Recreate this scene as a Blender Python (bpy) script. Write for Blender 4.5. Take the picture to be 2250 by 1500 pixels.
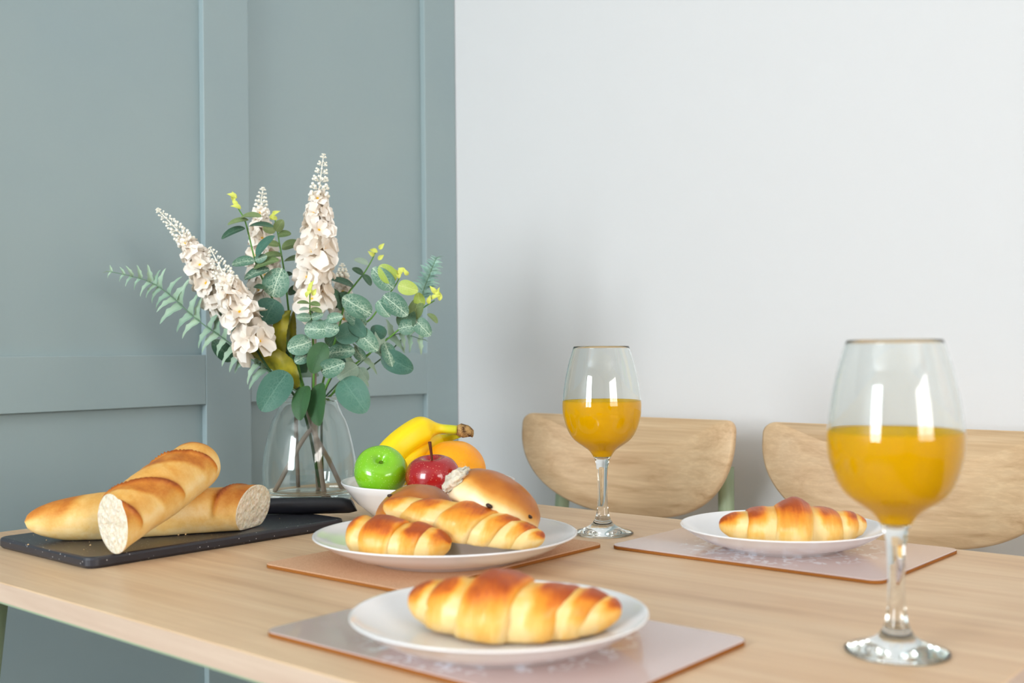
import bpy, bmesh, math, random
from mathutils import Vector, Matrix, noise

random.seed(7)
for o in list(bpy.data.objects):
    bpy.data.objects.remove(o)
scene = bpy.context.scene
COL = scene.collection
pi = math.pi
TH = math.radians(40.5)                 # yaw of the camera against the table axes
TZ = 0.75                               # table top height

# ------------------------------------------------------------------ camera
cam_data = bpy.data.cameras.new('camera')
cam = bpy.data.objects.new('camera', cam_data)
COL.objects.link(cam)
cam_data.sensor_width = 36.0
cam_data.lens = 36.0 * 2400.0 / 2250.0
cam_data.shift_y = 24.6 / 2250.0
cam_data.clip_start = 0.02
cam.matrix_world = Matrix.Translation((0, 0, TZ + 0.205)) @ Matrix.Rotation(TH, 4, 'Z') @ Matrix.Rotation(pi / 2, 4, 'X') @ Matrix.Rotation(math.radians(-0.51), 4, 'Z')
cam_data.dof.use_dof = True
cam_data.dof.focus_distance = 1.30
cam_data.dof.aperture_fstop = 5.6
scene.camera = cam

# ------------------------------------------------------------------ light and exposure
scene.view_settings.view_transform = 'Standard'
scene.view_settings.look = 'None'
scene.view_settings.exposure = 0.74
scene.view_settings.gamma = 1.0
scene.cycles.sample_clamp_indirect = 0.0
scene.cycles.max_bounces = 20
scene.cycles.transmission_bounces = 20
scene.cycles.glossy_bounces = 20
scene.cycles.diffuse_bounces = 6
world = bpy.data.worlds.new('World')
scene.world = world
world.use_nodes = True
world.node_tree.nodes['Background'].inputs[0].default_value = (0.75, 0.87, 1.0, 1)
world.node_tree.nodes['Background'].inputs[1].default_value = 1.0

def area(name, loc, rot, sx, sy, power, color):
    l = bpy.data.lights.new(name, 'AREA')
    l.shape = 'RECTANGLE'; l.size = sx; l.size_y = sy
    l.energy = power; l.color = color
    o = bpy.data.objects.new(name, l); COL.objects.link(o)
    o.location = loc; o.rotation_euler = rot
    return o
# daylight outside the two windows behind the camera
area('daylight_front_window', (-0.90, -2.46, 1.50), (pi / 2, 0, 0), 1.1, 1.5, 68, (0.90, 0.96, 1.0))
area('daylight_side_window', (2.66, -0.2, 1.5), (pi / 2, 0, pi / 2), 1.6, 1.3, 40, (1.0, 0.93, 0.85))

# ------------------------------------------------------------------ materials
def lin(c):
    r = []
    for v in c:
        v = v / 255.0
        r.append(v / 12.92 if v <= 0.04045 else ((v + 0.055) / 1.055) ** 2.4)
    return (r[0], r[1], r[2], 1.0)

def mat(name, color=(200, 200, 200), rough=0.5, spec=0.5, **kw):
    m = bpy.data.materials.new(name); m.use_nodes = True
    b = m.node_tree.nodes['Principled BSDF']
    b.inputs['Base Color'].default_value = lin(color)
    b.inputs['Roughness'].default_value = rough
    b.inputs['Specular IOR Level'].default_value = spec
    for k, v in kw.items():
        b.inputs[k.replace('_', ' ')].default_value = v
    return m

class N:
    """small node-graph helper"""
    def __init__(s, m):
        s.t = m.node_tree; s.b = s.t.nodes['Principled BSDF']
    def n(s, typ, **kw):
        nd = s.t.nodes.new(typ)
        for k, v in kw.items():
            setattr(nd, k, v)
        return nd
    def l(s, a, b):
        s.t.links.new(a, b)
    def coord(s, scale=(1, 1, 1), kind='Object', rot=(0, 0, 0), loc=(0, 0, 0)):
        c = s.n('ShaderNodeTexCoord'); m = s.n('ShaderNodeMapping')
        m.inputs['Scale'].default_value = scale
        m.inputs['Rotation'].default_value = rot
        m.inputs['Location'].default_value = loc
        s.l(c.outputs[kind], m.inputs['Vector'])
        return m.outputs['Vector']
    def noise(s, vec, scale, detail=4, rough=0.5, dist=0.0):
        t = s.n('ShaderNodeTexNoise')
        t.inputs['Scale'].default_value = scale; t.inputs['Detail'].default_value = detail
        t.inputs['Roughness'].default_value = rough; t.inputs['Distortion'].default_value = dist
        s.l(vec, t.inputs['Vector'])
        return t.outputs['Fac']
    def ramp(s, fac, stops, interp='LINEAR'):
        r = s.n('ShaderNodeValToRGB'); r.color_ramp.interpolation = interp
        e = r.color_ramp.elements
        while len(e) < len(stops):
            e.new(0.5)
        for i, (p, c) in enumerate(stops):
            e[i].position = p
            e[i].color = lin(c) if len(c) == 3 else c
        s.l(fac, r.inputs['Fac'])
        return r.outputs['Color']
    def mix(s, fac, a, b, mode='MIX'):
        x = s.n('ShaderNodeMix', data_type='RGBA', blend_type=mode)
        for sock, v in ((x.inputs[0], fac), (x.inputs[6], a), (x.inputs[7], b)):
            if isinstance(v, (int, float)):
                sock.default_value = v
            elif isinstance(v, tuple):
                sock.default_value = lin(v) if len(v) == 3 else v
            else:
                s.l(v, sock)
        return x.outputs[2]
    def math(s, op, a, b=0.0, c=None):
        x = s.n('ShaderNodeMath', operation=op)
        for i, v in enumerate((a, b) if c is None else (a, b, c)):
            if isinstance(v, (int, float)):
                x.inputs[i].default_value = v
            else:
                s.l(v, x.inputs[i])
        return x.outputs[0]
    def base(s, col):
        s.l(col, s.b.inputs['Base Color'])
    def bump(s, h, strength=0.2, dist=0.002):
        b = s.n('ShaderNodeBump')
        b.inputs['Strength'].default_value = strength; b.inputs['Distance'].default_value = dist
        s.l(h, b.inputs['Height']); s.l(b.outputs['Normal'], s.b.inputs['Normal'])

def wood(name, axis, light, mid, dark, rough=0.42, sc=1.0):
    """pale oak: grain runs along the given local axis"""
    m = mat(name, mid, rough, 0.35); g = N(m)
    s = [22.0 * sc] * 3; s[axis] = 1.6 * sc
    v = g.coord(tuple(s))
    a = g.noise(v, 1.0, 6, 0.62, 1.2)
    s2 = [180.0 * sc] * 3; s2[axis] = 5.0 * sc
    f = g.noise(g.coord(tuple(s2)), 1.0, 3, 0.6, 0.3)
    s3 = [5.0 * sc] * 3; s3[axis] = 0.8 * sc
    big = g.noise(g.coord(tuple(s3)), 1.0, 2, 0.5, 1.5)
    rings = g.math('FRACT', g.math('MULTIPLY', a, 5.0))
    rings = g.math('ABSOLUTE', g.math('SUBTRACT', rings, 0.5))
    c1 = g.ramp(a, [(0.30, dark), (0.46, mid), (0.62, light), (0.75, mid)])
    c2 = g.mix(g.math('MULTIPLY', rings, 0.45), c1, mid)
    c3 = g.mix(g.ramp(f, [(0.42, (255, 255, 255)), (0.72, (120, 120, 120))]), c2, dark)
    c3 = g.mix(0.6, c3, c2)
    # small knots
    s4 = [11.0 * sc] * 3; s4[axis] = 4.0 * sc
    vo = g.n('ShaderNodeTexVoronoi'); vo.inputs['Scale'].default_value = 0.55
    g.l(g.coord(tuple(s4)), vo.inputs['Vector'])
    kn = g.ramp(vo.outputs['Distance'], [(0.0, (255, 255, 255)), (0.10, (90, 90, 90)), (0.22, (0, 0, 0))])
    c4 = g.mix(g.math('MULTIPLY', kn, 0.55), c3, dark)
    c5 = g.mix(g.math('MULTIPLY', big, 0.35), c4, light)
    g.base(c5)
    g.bump(f, 0.08, 0.0006)
    return m

M = {}
M['wall'] = mat('white_paint', (223, 222, 222), 0.55, 0.3)
g = N(M['wall']); g.bump(g.noise(g.coord((60, 60, 60)), 3.0, 3), 0.06, 0.001)
M['ceil'] = mat('ceiling_paint', (245, 244, 242), 0.8, 0.2)
M['sage'] = mat('sage_paint', (156, 174, 177), 0.42, 0.4)
g = N(M['sage'])
g.base(g.ramp(g.noise(g.coord((3, 3, 3)), 1.0, 3), [(0.3, (151, 169, 173)), (0.7, (158, 174, 175))]))
g.bump(g.noise(g.coord((40, 40, 160)), 2.0, 3), 0.05, 0.0008)
M['floor'] = wood('floor_wood', 0, (88, 80, 74), (74, 67, 62), (58, 52, 48), 0.5, 0.6)
M['oak'] = wood('oak_table', 0, (236, 208, 172), (222, 187, 148), (190, 148, 110))
M['oak_edge'] = wood('oak_edge', 0, (222, 198, 176), (208, 180, 158), (188, 156, 132))
M['oak_chair'] = wood('oak_chair', 0, (240, 212, 172), (226, 192, 150), (180, 136, 96), 0.45, 1.2)
M['green_steel'] = mat('sage_green_steel', (166, 182, 148), 0.4, 0.5)
M['china'] = mat('white_china', (240, 239, 240), 0.12, 0.55, Coat_Weight=0.3)
M['juice'] = mat('orange_juice', (255, 199, 0), 0.35, 0.0)
M['cork'] = mat('cork', (196, 148, 112), 0.8, 0.15)
g = N(M['cork']); nz = g.noise(g.coord((1, 1, 1)), 900, 3, 0.7)
g.base(g.ramp(nz, [(0.35, (198, 152, 118)), (0.65, (222, 180, 146))])); g.bump(nz, 0.25, 0.0006)
M['hardboard'] = mat('hardboard_edge', (150, 92, 36), 0.7, 0.2)

# glossy mauve mat face with a white lace print around the middle
M['mauve'] = mat('mauve_laminate', (208, 184, 178), 0.16, 0.5, Coat_Weight=0.4)
g = N(M['mauve'])
v = g.coord()
ln = g.n('ShaderNodeVectorMath', operation='LENGTH')
mp = g.coord((1, 1, 0)); g.l(mp, ln.inputs[0]); r = ln.outputs['Value']
ring = g.math('MULTIPLY', g.math('GREATER_THAN', r, 0.045), g.math('SUBTRACT', 1.0, g.math('SMOOTH_MIN', g.math('MULTIPLY', g.math('MAXIMUM', g.math('SUBTRACT', r, 0.090), 0.0), 70.0), 1.0, 0.05)))
vo = g.n('ShaderNodeTexVoronoi'); vo.inputs['Scale'].default_value = 120; g.l(v, vo.inputs['Vector'])
vo2 = g.n('ShaderNodeTexVoronoi', feature='DISTANCE_TO_EDGE'); vo2.inputs['Scale'].default_value = 55; g.l(v, vo2.inputs['Vector'])
dots = g.math('LESS_THAN', vo.outputs['Distance'], 0.34)
lines = g.math('LESS_THAN', vo2.outputs['Distance'], 0.05)
lace = g.math('MULTIPLY', ring, g.math('MAXIMUM', dots, lines))
big = g.math('GREATER_THAN', g.noise(v, 60, 2), 0.47)
lace = g.math('MULTIPLY', lace, big)
g.base(g.mix(g.math('MULTIPLY', lace, 0.95), (208, 184, 178), (240, 238, 244)))

# glass
def glass(name, color):
    m = bpy.data.materials.new(name); m.use_nodes = True
    t = m.node_tree; t.nodes.clear()
    o = t.nodes.new('ShaderNodeOutputMaterial'); gl = t.nodes.new('ShaderNodeBsdfGlass')
    gl.inputs['Color'].default_value = color; gl.inputs['Roughness'].default_value = 0.0; gl.inputs['IOR'].default_value = 1.47
    t.links.new(gl.outputs[0], o.inputs['Surface'])
    return m
M['glass'] = glass('clear_glass', (0.985, 0.995, 0.99, 1))
M['vase_glass'] = glass('vase_glass', (0.98, 0.993, 0.985, 1))
m = bpy.data.materials.new('window_pane'); m.use_nodes = True
t = m.node_tree; t.nodes.clear()
o_ = t.nodes.new('ShaderNodeOutputMaterial'); tr = t.nodes.new('ShaderNodeBsdfTransparent'); gs = t.nodes.new('ShaderNodeBsdfGlossy'); mx = t.nodes.new('ShaderNodeMixShader')
gs.inputs['Roughness'].default_value = 0.02; mx.inputs[0].default_value = 0.06
t.links.new(tr.outputs[0], mx.inputs[1]); t.links.new(gs.outputs[0], mx.inputs[2]); t.links.new(mx.outputs[0], o_.inputs['Surface'])
M['pane'] = m
M['white_frame'] = mat('white_frame', (235, 235, 235), 0.4)

# granite-look chopping board
M['board'] = mat('speckled_board', (48, 48, 54), 0.33, 0.45)
g = N(M['board'])
vo = g.n('ShaderNodeTexVoronoi'); vo.inputs['Scale'].default_value = 330; g.l(g.coord(), vo.inputs['Vector'])
wn = g.n('ShaderNodeTexWhiteNoise'); g.l(vo.outputs['Color'], wn.inputs['Vector'])
sp = g.math('MULTIPLY', g.math('LESS_THAN', vo.outputs['Distance'], 0.22), g.math('GREATER_THAN', wn.outputs['Value'], 0.86))
g.base(g.mix(g.math('MULTIPLY', sp, 0.75), (47, 47, 54), (190, 190, 190)))
M['black_plastic'] = mat('black_plastic', (26, 27, 34), 0.32, 0.5)
M['steel'] = mat('steel', (200, 200, 200), 0.25, 0.5, Metallic=1.0)

# crust: colour follows the baked attribute stored on the mesh
def crust(name, stops, rough=0.45, spec=0.4, nscale=90, namp=0.28, bump=0.25, dist=0.0012, coat=0.0):
    m = mat(name, (220, 160, 70), rough, spec, Coat_Weight=coat, Coat_Roughness=0.25, Subsurface_Weight=0.12, Subsurface_Scale=0.006, Subsurface_Radius=(1.0, 0.5, 0.2))
    g = N(m)
    at = g.n('ShaderNodeAttribute', attribute_name='bake')
    v = g.coord()
    nz = g.noise(v, nscale, 5, 0.6)
    n2 = g.noise(v, nscale * 5, 3, 0.6)
    f = g.math('ADD', at.outputs['Fac'], g.math('MULTIPLY', g.math('SUBTRACT', nz, 0.5), namp * 2))
    f = g.math('ADD', f, g.math('MULTIPLY', g.math('SUBTRACT', n2, 0.5), namp * 0.7))
    g.base(g.ramp(f, stops))
    g.bump(g.math('ADD', nz, g.math('MULTIPLY', n2, 0.4)), bump, dist)
    return m
M['croissant'] = crust('croissant_crust', [(0.0, (238, 206, 142)), (0.22, (236, 190, 102)), (0.45, (230, 162, 56)), (0.64, (228, 142, 32)), (0.84, (204, 102, 18)), (1.0, (166, 70, 12))], 0.42, 0.4, 70, 0.14, 0.25, 0.001, 0.15)
g = N(M['croissant'])
fl = g.noise(g.coord((420, 46, 46)), 1.0, 4, 0.6)
bn = g.n('ShaderNodeBump'); bn.inputs['Strength'].default_value = 0.35; bn.inputs['Distance'].default_value = 0.0016
g.l(fl, bn.inputs['Height']); g.l(g.b.inputs['Normal'].links[0].from_socket, bn.inputs['Normal']); g.l(bn.outputs['Normal'], g.b.inputs['Normal'])
M['baguette'] = crust('baguette_crust', [(0.0, (246, 222, 168)), (0.25, (238, 198, 122)), (0.5, (222, 162, 76)), (0.72, (198, 122, 42)), (0.9, (166, 86, 24)), (1.0, (136, 64, 16))], 0.5, 0.35, 60, 0.22, 0.4, 0.0015)
M['bun'] = crust('bun_crust', [(0.0, (250, 234, 198)), (0.2, (246, 216, 156)), (0.42, (232, 172, 84)), (0.65, (206, 128, 40)), (0.9, (170, 92, 24)), (1.0, (140, 66, 16))], 0.36, 0.4, 35, 0.10, 0.12, 0.001, 0.25)
M['crumb'] = mat('bread_crumb', (238, 226, 204), 0.9, 0.1, Subsurface_Weight=0.2, Subsurface_Scale=0.005)
g = N(M['crumb']); nz = g.noise(g.coord(), 260, 5, 0.7)
vo = g.n('ShaderNodeTexVoronoi'); vo.inputs['Scale'].default_value = 190; g.l(g.coord(), vo.inputs['Vector'])
g.base(g.ramp(nz, [(0.30, (222, 200, 166)), (0.5, (242, 228, 204)), (0.7, (252, 246, 234))]))
g.bump(g.math('ADD', nz, vo.outputs['Distance']), 0.8, 0.003)
M['raisin'] = mat('raisin', (52, 30, 22), 0.45, 0.4)
M['crumb_bits'] = mat('loose_crumbs', (226, 190, 140), 0.9, 0.1)

# fruit
def apple_mat(name, a, b, c, streak):
    m = mat(name, a, 0.16, 0.5, Coat_Weight=0.4, Coat_Roughness=0.1); g = N(m)
    v = g.coord((45, 45, 6)); s = g.noise(v, 1.0, 4, 0.6)
    big = g.noise(g.coord(), 28, 2)
    base = g.mix(g.math('MULTIPLY', s, streak), a, b)
    base = g.mix(g.ramp(big, [(0.45, (0, 0, 0)), (0.75, (150, 150, 150))]), base, b)
    vo = g.n('ShaderNodeTexVoronoi'); vo.inputs['Scale'].default_value = 330; g.l(g.coord(), vo.inputs['Vector'])
    base = g.mix(g.math('MULTIPLY', g.math('LESS_THAN', vo.outputs['Distance'], 0.17), 0.6), base, c)
    g.base(base)
    return m
M['apple_green'] = apple_mat('green_apple_skin', (112, 186, 10), (158, 212, 44), (196, 228, 120), 0.5)
M['apple_red'] = apple_mat('red_apple_skin', (150, 4, 20), (196, 40, 36), (226, 150, 120), 0.5)
M['orange'] = mat('orange_peel', (255, 172, 6), 0.34, 0.45, Subsurface_Weight=0.15, Subsurface_Scale=0.006)
g = N(M['orange']); vo = g.n('ShaderNodeTexVoronoi'); vo.inputs['Scale'].default_value = 420; g.l(g.coord(), vo.inputs['Vector'])
g.bump(vo.outputs['Distance'], 0.35, 0.0012)
g.base(g.ramp(g.noise(g.coord(), 22, 2), [(0.3, (255, 154, 0)), (0.7, (255, 176, 4))]))
M['banana'] = mat('banana_skin', (250, 214, 24), 0.4, 0.4)
g = N(M['banana'])
at = g.n('ShaderNodeAttribute', attribute_name='bake')      # 0 body, 1 green neck
bc = g.mix(at.outputs['Fac'], (252, 216, 14), (186, 200, 40))
sp = g.math('GREATER_THAN', g.noise(g.coord((1, 1, 1)), 190, 4, 0.7), 0.71)
g.base(g.mix(g.math('MULTIPLY', sp, 0.7), bc, (110, 74, 24)))
M['banana_tip'] = mat('banana_crown', (150, 108, 62), 0.8, 0.2)
g = N(M['banana_tip']); g.base(g.ramp(g.noise(g.coord(), 130, 4, 0.7), [(0.35, (70, 40, 24)), (0.6, (188, 150, 96))]))
M['stalk'] = mat('fruit_stalk', (98, 52, 30), 0.7, 0.2)

# foliage
def leaf_mat(name, a, b, vein, amount, rough=0.5):
    m = mat(name, a, rough, 0.35, Transmission_Weight=0.0, Subsurface_Weight=0.08, Subsurface_Scale=0.002)
    g = N(m)
    v = g.coord((1, 1, 0.0))
    oi = g.n('ShaderNodeObjectInfo')
    off = g.n('ShaderNodeVectorMath', operation='ADD')
    sc = g.n('ShaderNodeVectorMath', operation='SCALE'); sc.inputs['Scale'].default_value = 13.0
    cb = g.n('ShaderNodeCombineXYZ'); g.l(oi.outputs['Random'], cb.inputs[0]); g.l(oi.outputs['Random'], cb.inputs[1])
    g.l(cb.outputs[0], sc.inputs[0]); g.l(v, off.inputs[0]); g.l(sc.outputs[0], off.inputs[1])
    vo = g.n('ShaderNodeTexVoronoi', feature='DISTANCE_TO_EDGE'); vo.inputs['Scale'].default_value = 12.0
    g.l(off.outputs[0], vo.inputs['Vector'])
    vo2 = g.n('ShaderNodeTexVoronoi', feature='DISTANCE_TO_EDGE'); vo2.inputs['Scale'].default_value = 5.0
    g.l(off.outputs[0], vo2.inputs['Vector'])
    fine = g.ramp(vo.outputs['Distance'], [(0.0, (255, 255, 255)), (0.10, (0, 0, 0))])
    wide = g.ramp(vo2.outputs['Distance'], [(0.0, (255, 255, 255)), (0.06, (0, 0, 0))])
    sep = g.n('ShaderNodeSeparateXYZ'); g.l(v, sep.inputs[0])
    mid = g.math('LESS_THAN', g.math('ABSOLUTE', sep.outputs['Y']), 0.016)
    side = g.math('SUBTRACT', 1.0, g.math('SMOOTH_MIN', g.math('MULTIPLY', g.math('ABSOLUTE', sep.outputs['Y']), 2.3), 1.0, 0.1))
    vv = g.math('MAXIMUM', g.math('MULTIPLY', g.math('MAXIMUM', g.math('MULTIPLY', fine, 0.8), wide), side), mid)
    base = g.ramp(g.math('ADD', g.math('MULTIPLY', oi.outputs['Random'], 0.5), g.math('MULTIPLY', g.noise(off.outputs[0], 2.0, 3), 0.5)), [(0.25, a), (0.75, b)])
    g.base(g.mix(g.math('MULTIPLY', vv, amount), base, vein))
    return m
M['leaf_v'] = leaf_mat('veined_eucalyptus', (62, 108, 88), (92, 134, 112), (206, 224, 200), 0.85)
M['leaf_t'] = leaf_mat('teal_eucalyptus', (54, 100, 86), (78, 122, 104), (120, 156, 138), 0.35)
M['leaf_d'] = leaf_mat('dark_eucalyptus', (48, 86, 64), (72, 108, 80), (140, 168, 140), 0.4)
M['leaf_g'] = leaf_mat('deep_green_eucalyptus', (52, 92, 54), (68, 106, 66), (44, 74, 48), 0.5)
M['leaf_o'] = leaf_mat('olive_eucalyptus', (96, 122, 72), (124, 144, 92), (176, 190, 140), 0.45)
M['leaf_p'] = leaf_mat('pale_eucalyptus', (138, 166, 146), (162, 184, 164), (196, 210, 192), 0.4)
M['leaf_y'] = leaf_mat('yellow_eucalyptus', (150, 176, 74), (176, 194, 92), (214, 222, 150), 0.5)
M['stem_fern'] = mat('fern_stalk', (104, 136, 108), 0.5, 0.3)
M['calyx'] = mat('apple_calyx', (88, 120, 22), 0.6, 0.2)
M['bud_yellow'] = mat('yellow_shoot', (212, 218, 104), 0.5, 0.3)
M['fern'] = leaf_mat('fern_frond', (136, 168, 146), (166, 192, 166), (180, 200, 176), 0.2)
M['fern_b'] = leaf_mat('blue_fern_frond', (126, 166, 154), (150, 186, 170), (180, 200, 186), 0.2)
M['olive_leaf'] = mat('olive_gold_leaf', (134, 128, 22), 0.4, 0.4)
g = N(M['olive_leaf']); g.base(g.ramp(g.noise(g.coord((8, 8, 8)), 6.0, 3), [(0.3, (98, 104, 20)), (0.7, (168, 156, 34))]))
M['stem_green'] = mat('green_stem', (98, 150, 62), 0.5, 0.3)
M['stem_dark'] = mat('dark_stem', (44, 74, 44), 0.5, 0.3)
M['stem_brown'] = mat('brown_stem', (142, 128, 116), 0.55, 0.3)
M['petal'] = mat('cream_petal', (252, 240, 226), 0.6, 0.2)
g = N(M['petal'])
sep = g.n('ShaderNodeSeparateXYZ'); g.l(g.coord(), sep.inputs[0])
g.base(g.ramp(sep.outputs['X'], [(0.0, (250, 222, 170)), (0.14, (254, 240, 222)), (0.4, (255, 247, 236)), (1.0, (255, 250, 243))]))
tl = g.n('ShaderNodeBsdfTranslucent'); tl.inputs['Color'].default_value = lin((255, 248, 238))
mxs = g.n('ShaderNodeMixShader'); mxs.inputs[0].default_value = 0.22
g.l(g.b.outputs[0], mxs.inputs[1]); g.l(tl.outputs[0], mxs.inputs[2]); g.l(mxs.outputs[0], g.t.nodes['Material Output'].inputs['Surface'])
M['petal_bud'] = mat('cream_bud', (254, 250, 236), 0.55, 0.25)
M['stamen'] = mat('yellow_stamen', (236, 186, 40), 0.6, 0.2)

# ------------------------------------------------------------------ mesh helpers
def mesh(name, verts, faces, smooth=True, attr=None):
    me = bpy.data.meshes.new(name)
    me.from_pydata([tuple(v) for v in verts], [], faces)
    me.update()
    if smooth:
        me.polygons.foreach_set('use_smooth', [True] * len(me.polygons))
    if attr is not None:
        a = me.attributes.new('bake', 'FLOAT', 'POINT')
        a.data.foreach_set('value', attr)
    return me

def grid(rows, wrap=True, cap0=False, cap1=False):
    """rows: equal-length rings of points -> verts, faces"""
    n = len(rows[0]); V = [p for r in rows for p in r]; F = []
    for i in range(len(rows) - 1):
        for j in range(n if wrap else n - 1):
            k = (j + 1) % n
            F.append((i * n + j, i * n + k, (i + 1) * n + k, (i + 1) * n + j))
    if cap0:
        F.append(tuple(range(n - 1, -1, -1)))
    if cap1:
        b = (len(rows) - 1) * n
        F.append(tuple(range(b, b + n)))
    return V, F

def lathe(name, prof, n=64, wob=0.0):
    """profile [(r, z)] turned round Z, from bottom axis outward; ends on the axis become points"""
    V, F, rings = [], [], []
    for r, z in prof:
        if r < 1e-7:
            rings.append([len(V)]); V.append((0, 0, z))
        else:
            ids = []
            for j in range(n):
                a = 2 * pi * j / n
                rr = r * (1 + wob * (math.cos(5 * a) * 0.6 + math.cos(2 * a + 1)))
                ids.append(len(V)); V.append((rr * math.cos(a), rr * math.sin(a), z))
            rings.append(ids)
    for a, b in zip(rings[:-1], rings[1:]):
        for j in range(n):
            k = (j + 1) % n
            if len(a) == 1 and len(b) == 1:
                continue
            if len(a) == 1:
                F.append((a[0], b[k], b[j]))
            elif len(b) == 1:
                F.append((a[j], a[k], b[0]))
            else:
                F.append((a[j], a[k], b[k], b[j]))
    return mesh(name, V, F)

def spline(pts, n):
    """Catmull-Rom resample of a polyline"""
    P = [Vector(p) for p in pts]
    P = [P[0] * 2 - P[1]] + P + [P[-1] * 2 - P[-2]]
    out = []
    m = len(P) - 3
    for i in range(n):
        t = i / (n - 1) * m
        k = min(int(t), m - 1); t -= k
        a, b, c, d = P[k], P[k + 1], P[k + 2], P[k + 3]
        out.append(0.5 * ((2 * b) + (c - a) * t + (2 * a - 5 * b + 4 * c - d) * t * t + (3 * b - a - 3 * c + d) * t ** 3))
    return out

def frames(pts, up=Vector((0, 0, 1))):
    res = []
    prev = None
    for i, p in enumerate(pts):
        t = (pts[min(i + 1, len(pts) - 1)] - pts[max(i - 1, 0)]).normalized()
        if prev is None:
            s = t.cross(up)
            if s.length < 1e-3:
                s = t.cross(Vector((0, 1, 0)))
            s.normalize()
        else:
            s = (prev - t * prev.dot(t)).normalized()
        prev = s
        res.append((p, t, s, s.cross(t).normalized()))
    return res

def tube(name, pts, rad, n=8, samples=None, attr=None):
    P = spline(pts, samples) if samples else [Vector(p) for p in pts]
    rows = []
    for i, (p, t, s, u) in enumerate(frames(P)):
        r = rad(i / (len(P) - 1)) if callable(rad) else rad
        rows.append([p + s * (r * math.cos(2 * pi * j / n)) + u * (r * math.sin(2 * pi * j / n)) for j in range(n)])
    V, F = grid(rows, True, True, True)
    a = None
    if attr:
        a = [attr(i / (len(P) - 1)) for i in range(len(P)) for _ in range(n)]
    return mesh(name, V, F, True, a)

def box(name, lo, hi, bev=0.0, seg=2, smooth=False):
    bm = bmesh.new()
    bmesh.ops.create_cube(bm, size=1.0)
    for v in bm.verts:
        v.co = Vector([(lo[i] + hi[i]) / 2 + v.co[i] * (hi[i] - lo[i]) for i in range(3)])
    if bev > 0:
        bmesh.ops.bevel(bm, geom=bm.edges[:], offset=bev, segments=seg, affect='EDGES', profile=0.5)
    me = bpy.data.meshes.new(name); bm.to_mesh(me); bm.free()
    if smooth:
        me.polygons.foreach_set('use_smooth', [True] * len(me.polygons))
    return me

def rounded_slab(name, sx, sy, z0, z1, r, bev, n=8):
    """rectangle with rounded corners, extruded, with softened arrises; centred on the origin"""
    def loop(inset, z):
        L = []
        rr = max(r - inset, 0.0005)
        for cx, cy, a0 in ((1, 1, 0), (-1, 1, pi / 2), (-1, -1, pi), (1, -1, 1.5 * pi)):
            for i in range(n + 1):
                a = a0 + pi / 2 * i / n
                L.append((cx * (sx / 2 - r) + rr * math.cos(a), cy * (sy / 2 - r) + rr * math.sin(a), z))
        return L
    rows = [loop(bev, z0), loop(0, z0 + bev), loop(0, z1 - bev), loop(bev * 0.3, z1 - bev * 0.3), loop(bev, z1)]
    V, F = grid(rows, True, True, True)
    return mesh(name, V, F, False)

def obj(name, me, material, parent=None, matrix=None, label=None):
    o = bpy.data.objects.new(name, me)
    if material is not None and not me.materials:
        me.materials.append(material)
    COL.objects.link(o)
    if parent is not None:
        o.parent = parent
    if matrix is not None:
        o.matrix_local = matrix
    if label:
        o['label'] = label
    return o

def tag(o, label, cat, group=None):
    o['label'] = label; o['category'] = cat
    if group:
        o['group'] = group
    return o

def thing(name, label, cat, matrix=None, group=None):
    o = bpy.data.objects.new(name, None); COL.objects.link(o)
    o.empty_display_size = 0.05
    if matrix is not None:
        o.matrix_world = matrix
    return tag(o, label, cat, group)

def struct(o):
    o['kind'] = 'structure'
    return o

def T(x, y, z):
    return Matrix.Translation((x, y, z))
def RZ(a):
    return Matrix.Rotation(a, 4, 'Z')

def axes(loc, x, y, z):
    m = Matrix.Identity(4)
    for i in range(3):
        m[i][0] = x[i]; m[i][1] = y[i]; m[i][2] = z[i]; m[i][3] = loc[i]
    return m

# ================================================================== the room
X0, X1, Y0, Y1, ZC = -1.513, 2.6, -2.4, 1.59, 2.45
struct(obj('floor', box('floor', (X0 - 0.1, Y0 - 0.1, -0.1), (X1 + 0.1, Y1 + 0.1, 0.0)), M['floor']))
struct(obj('ceiling', box('ceiling', (X0 - 0.1, Y0 - 0.1, ZC), (X1 + 0.1, Y1 + 0.1, ZC + 0.1)), M['ceil']))
struct(obj('wall_back', box('wall_back', (X0 - 0.1, Y1, 0), (X1 + 0.1, Y1 + 0.1, ZC)), M['wall']))
wl = struct(obj('wall_left', box('wall_left', (X0 - 0.1, Y0 - 0.1, 0), (X0, Y1, ZC)), M['sage']))
FX = -1.5
def wall_with_opening(name, along, at, a0, a1, o0, o1, z0, z1):
    """wall slab with one rectangular opening, as one mesh"""
    bm = bmesh.new()
    for (s0, s1, h0, h1) in ((a0, o0, 0, ZC), (o1, a1, 0, ZC), (o0, o1, 0, z0), (o0, o1, z1, ZC)):
        if s1 - s0 < 1e-4 or h1 - h0 < 1e-4:
            continue
        m_ = bmesh.ops.create_cube(bm, size=1.0)['verts']
        for v in m_:
            s = (s0 + s1) / 2 + v.co.x * (s1 - s0); d = v.co.y * 0.1; h = (h0 + h1) / 2 + v.co.z * (h1 - h0)
            v.co = (s, at + d, h) if along == 'x' else (at + d, s, h)
    me = bpy.data.meshes.new(name); bm.to_mesh(me); bm.free()
    return struct(obj(name, me, M['wall']))
wall_with_opening('wall_front', 'x', Y0 - 0.05, X0 - 0.1, X1 + 0.1, -1.45, -0.35, 0.75, 2.25)
wall_with_opening('wall_right', 'y', X1 + 0.05, Y0 - 0.1, Y1 + 0.1, -1.0, 0.6, 0.85, 2.15)
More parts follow.
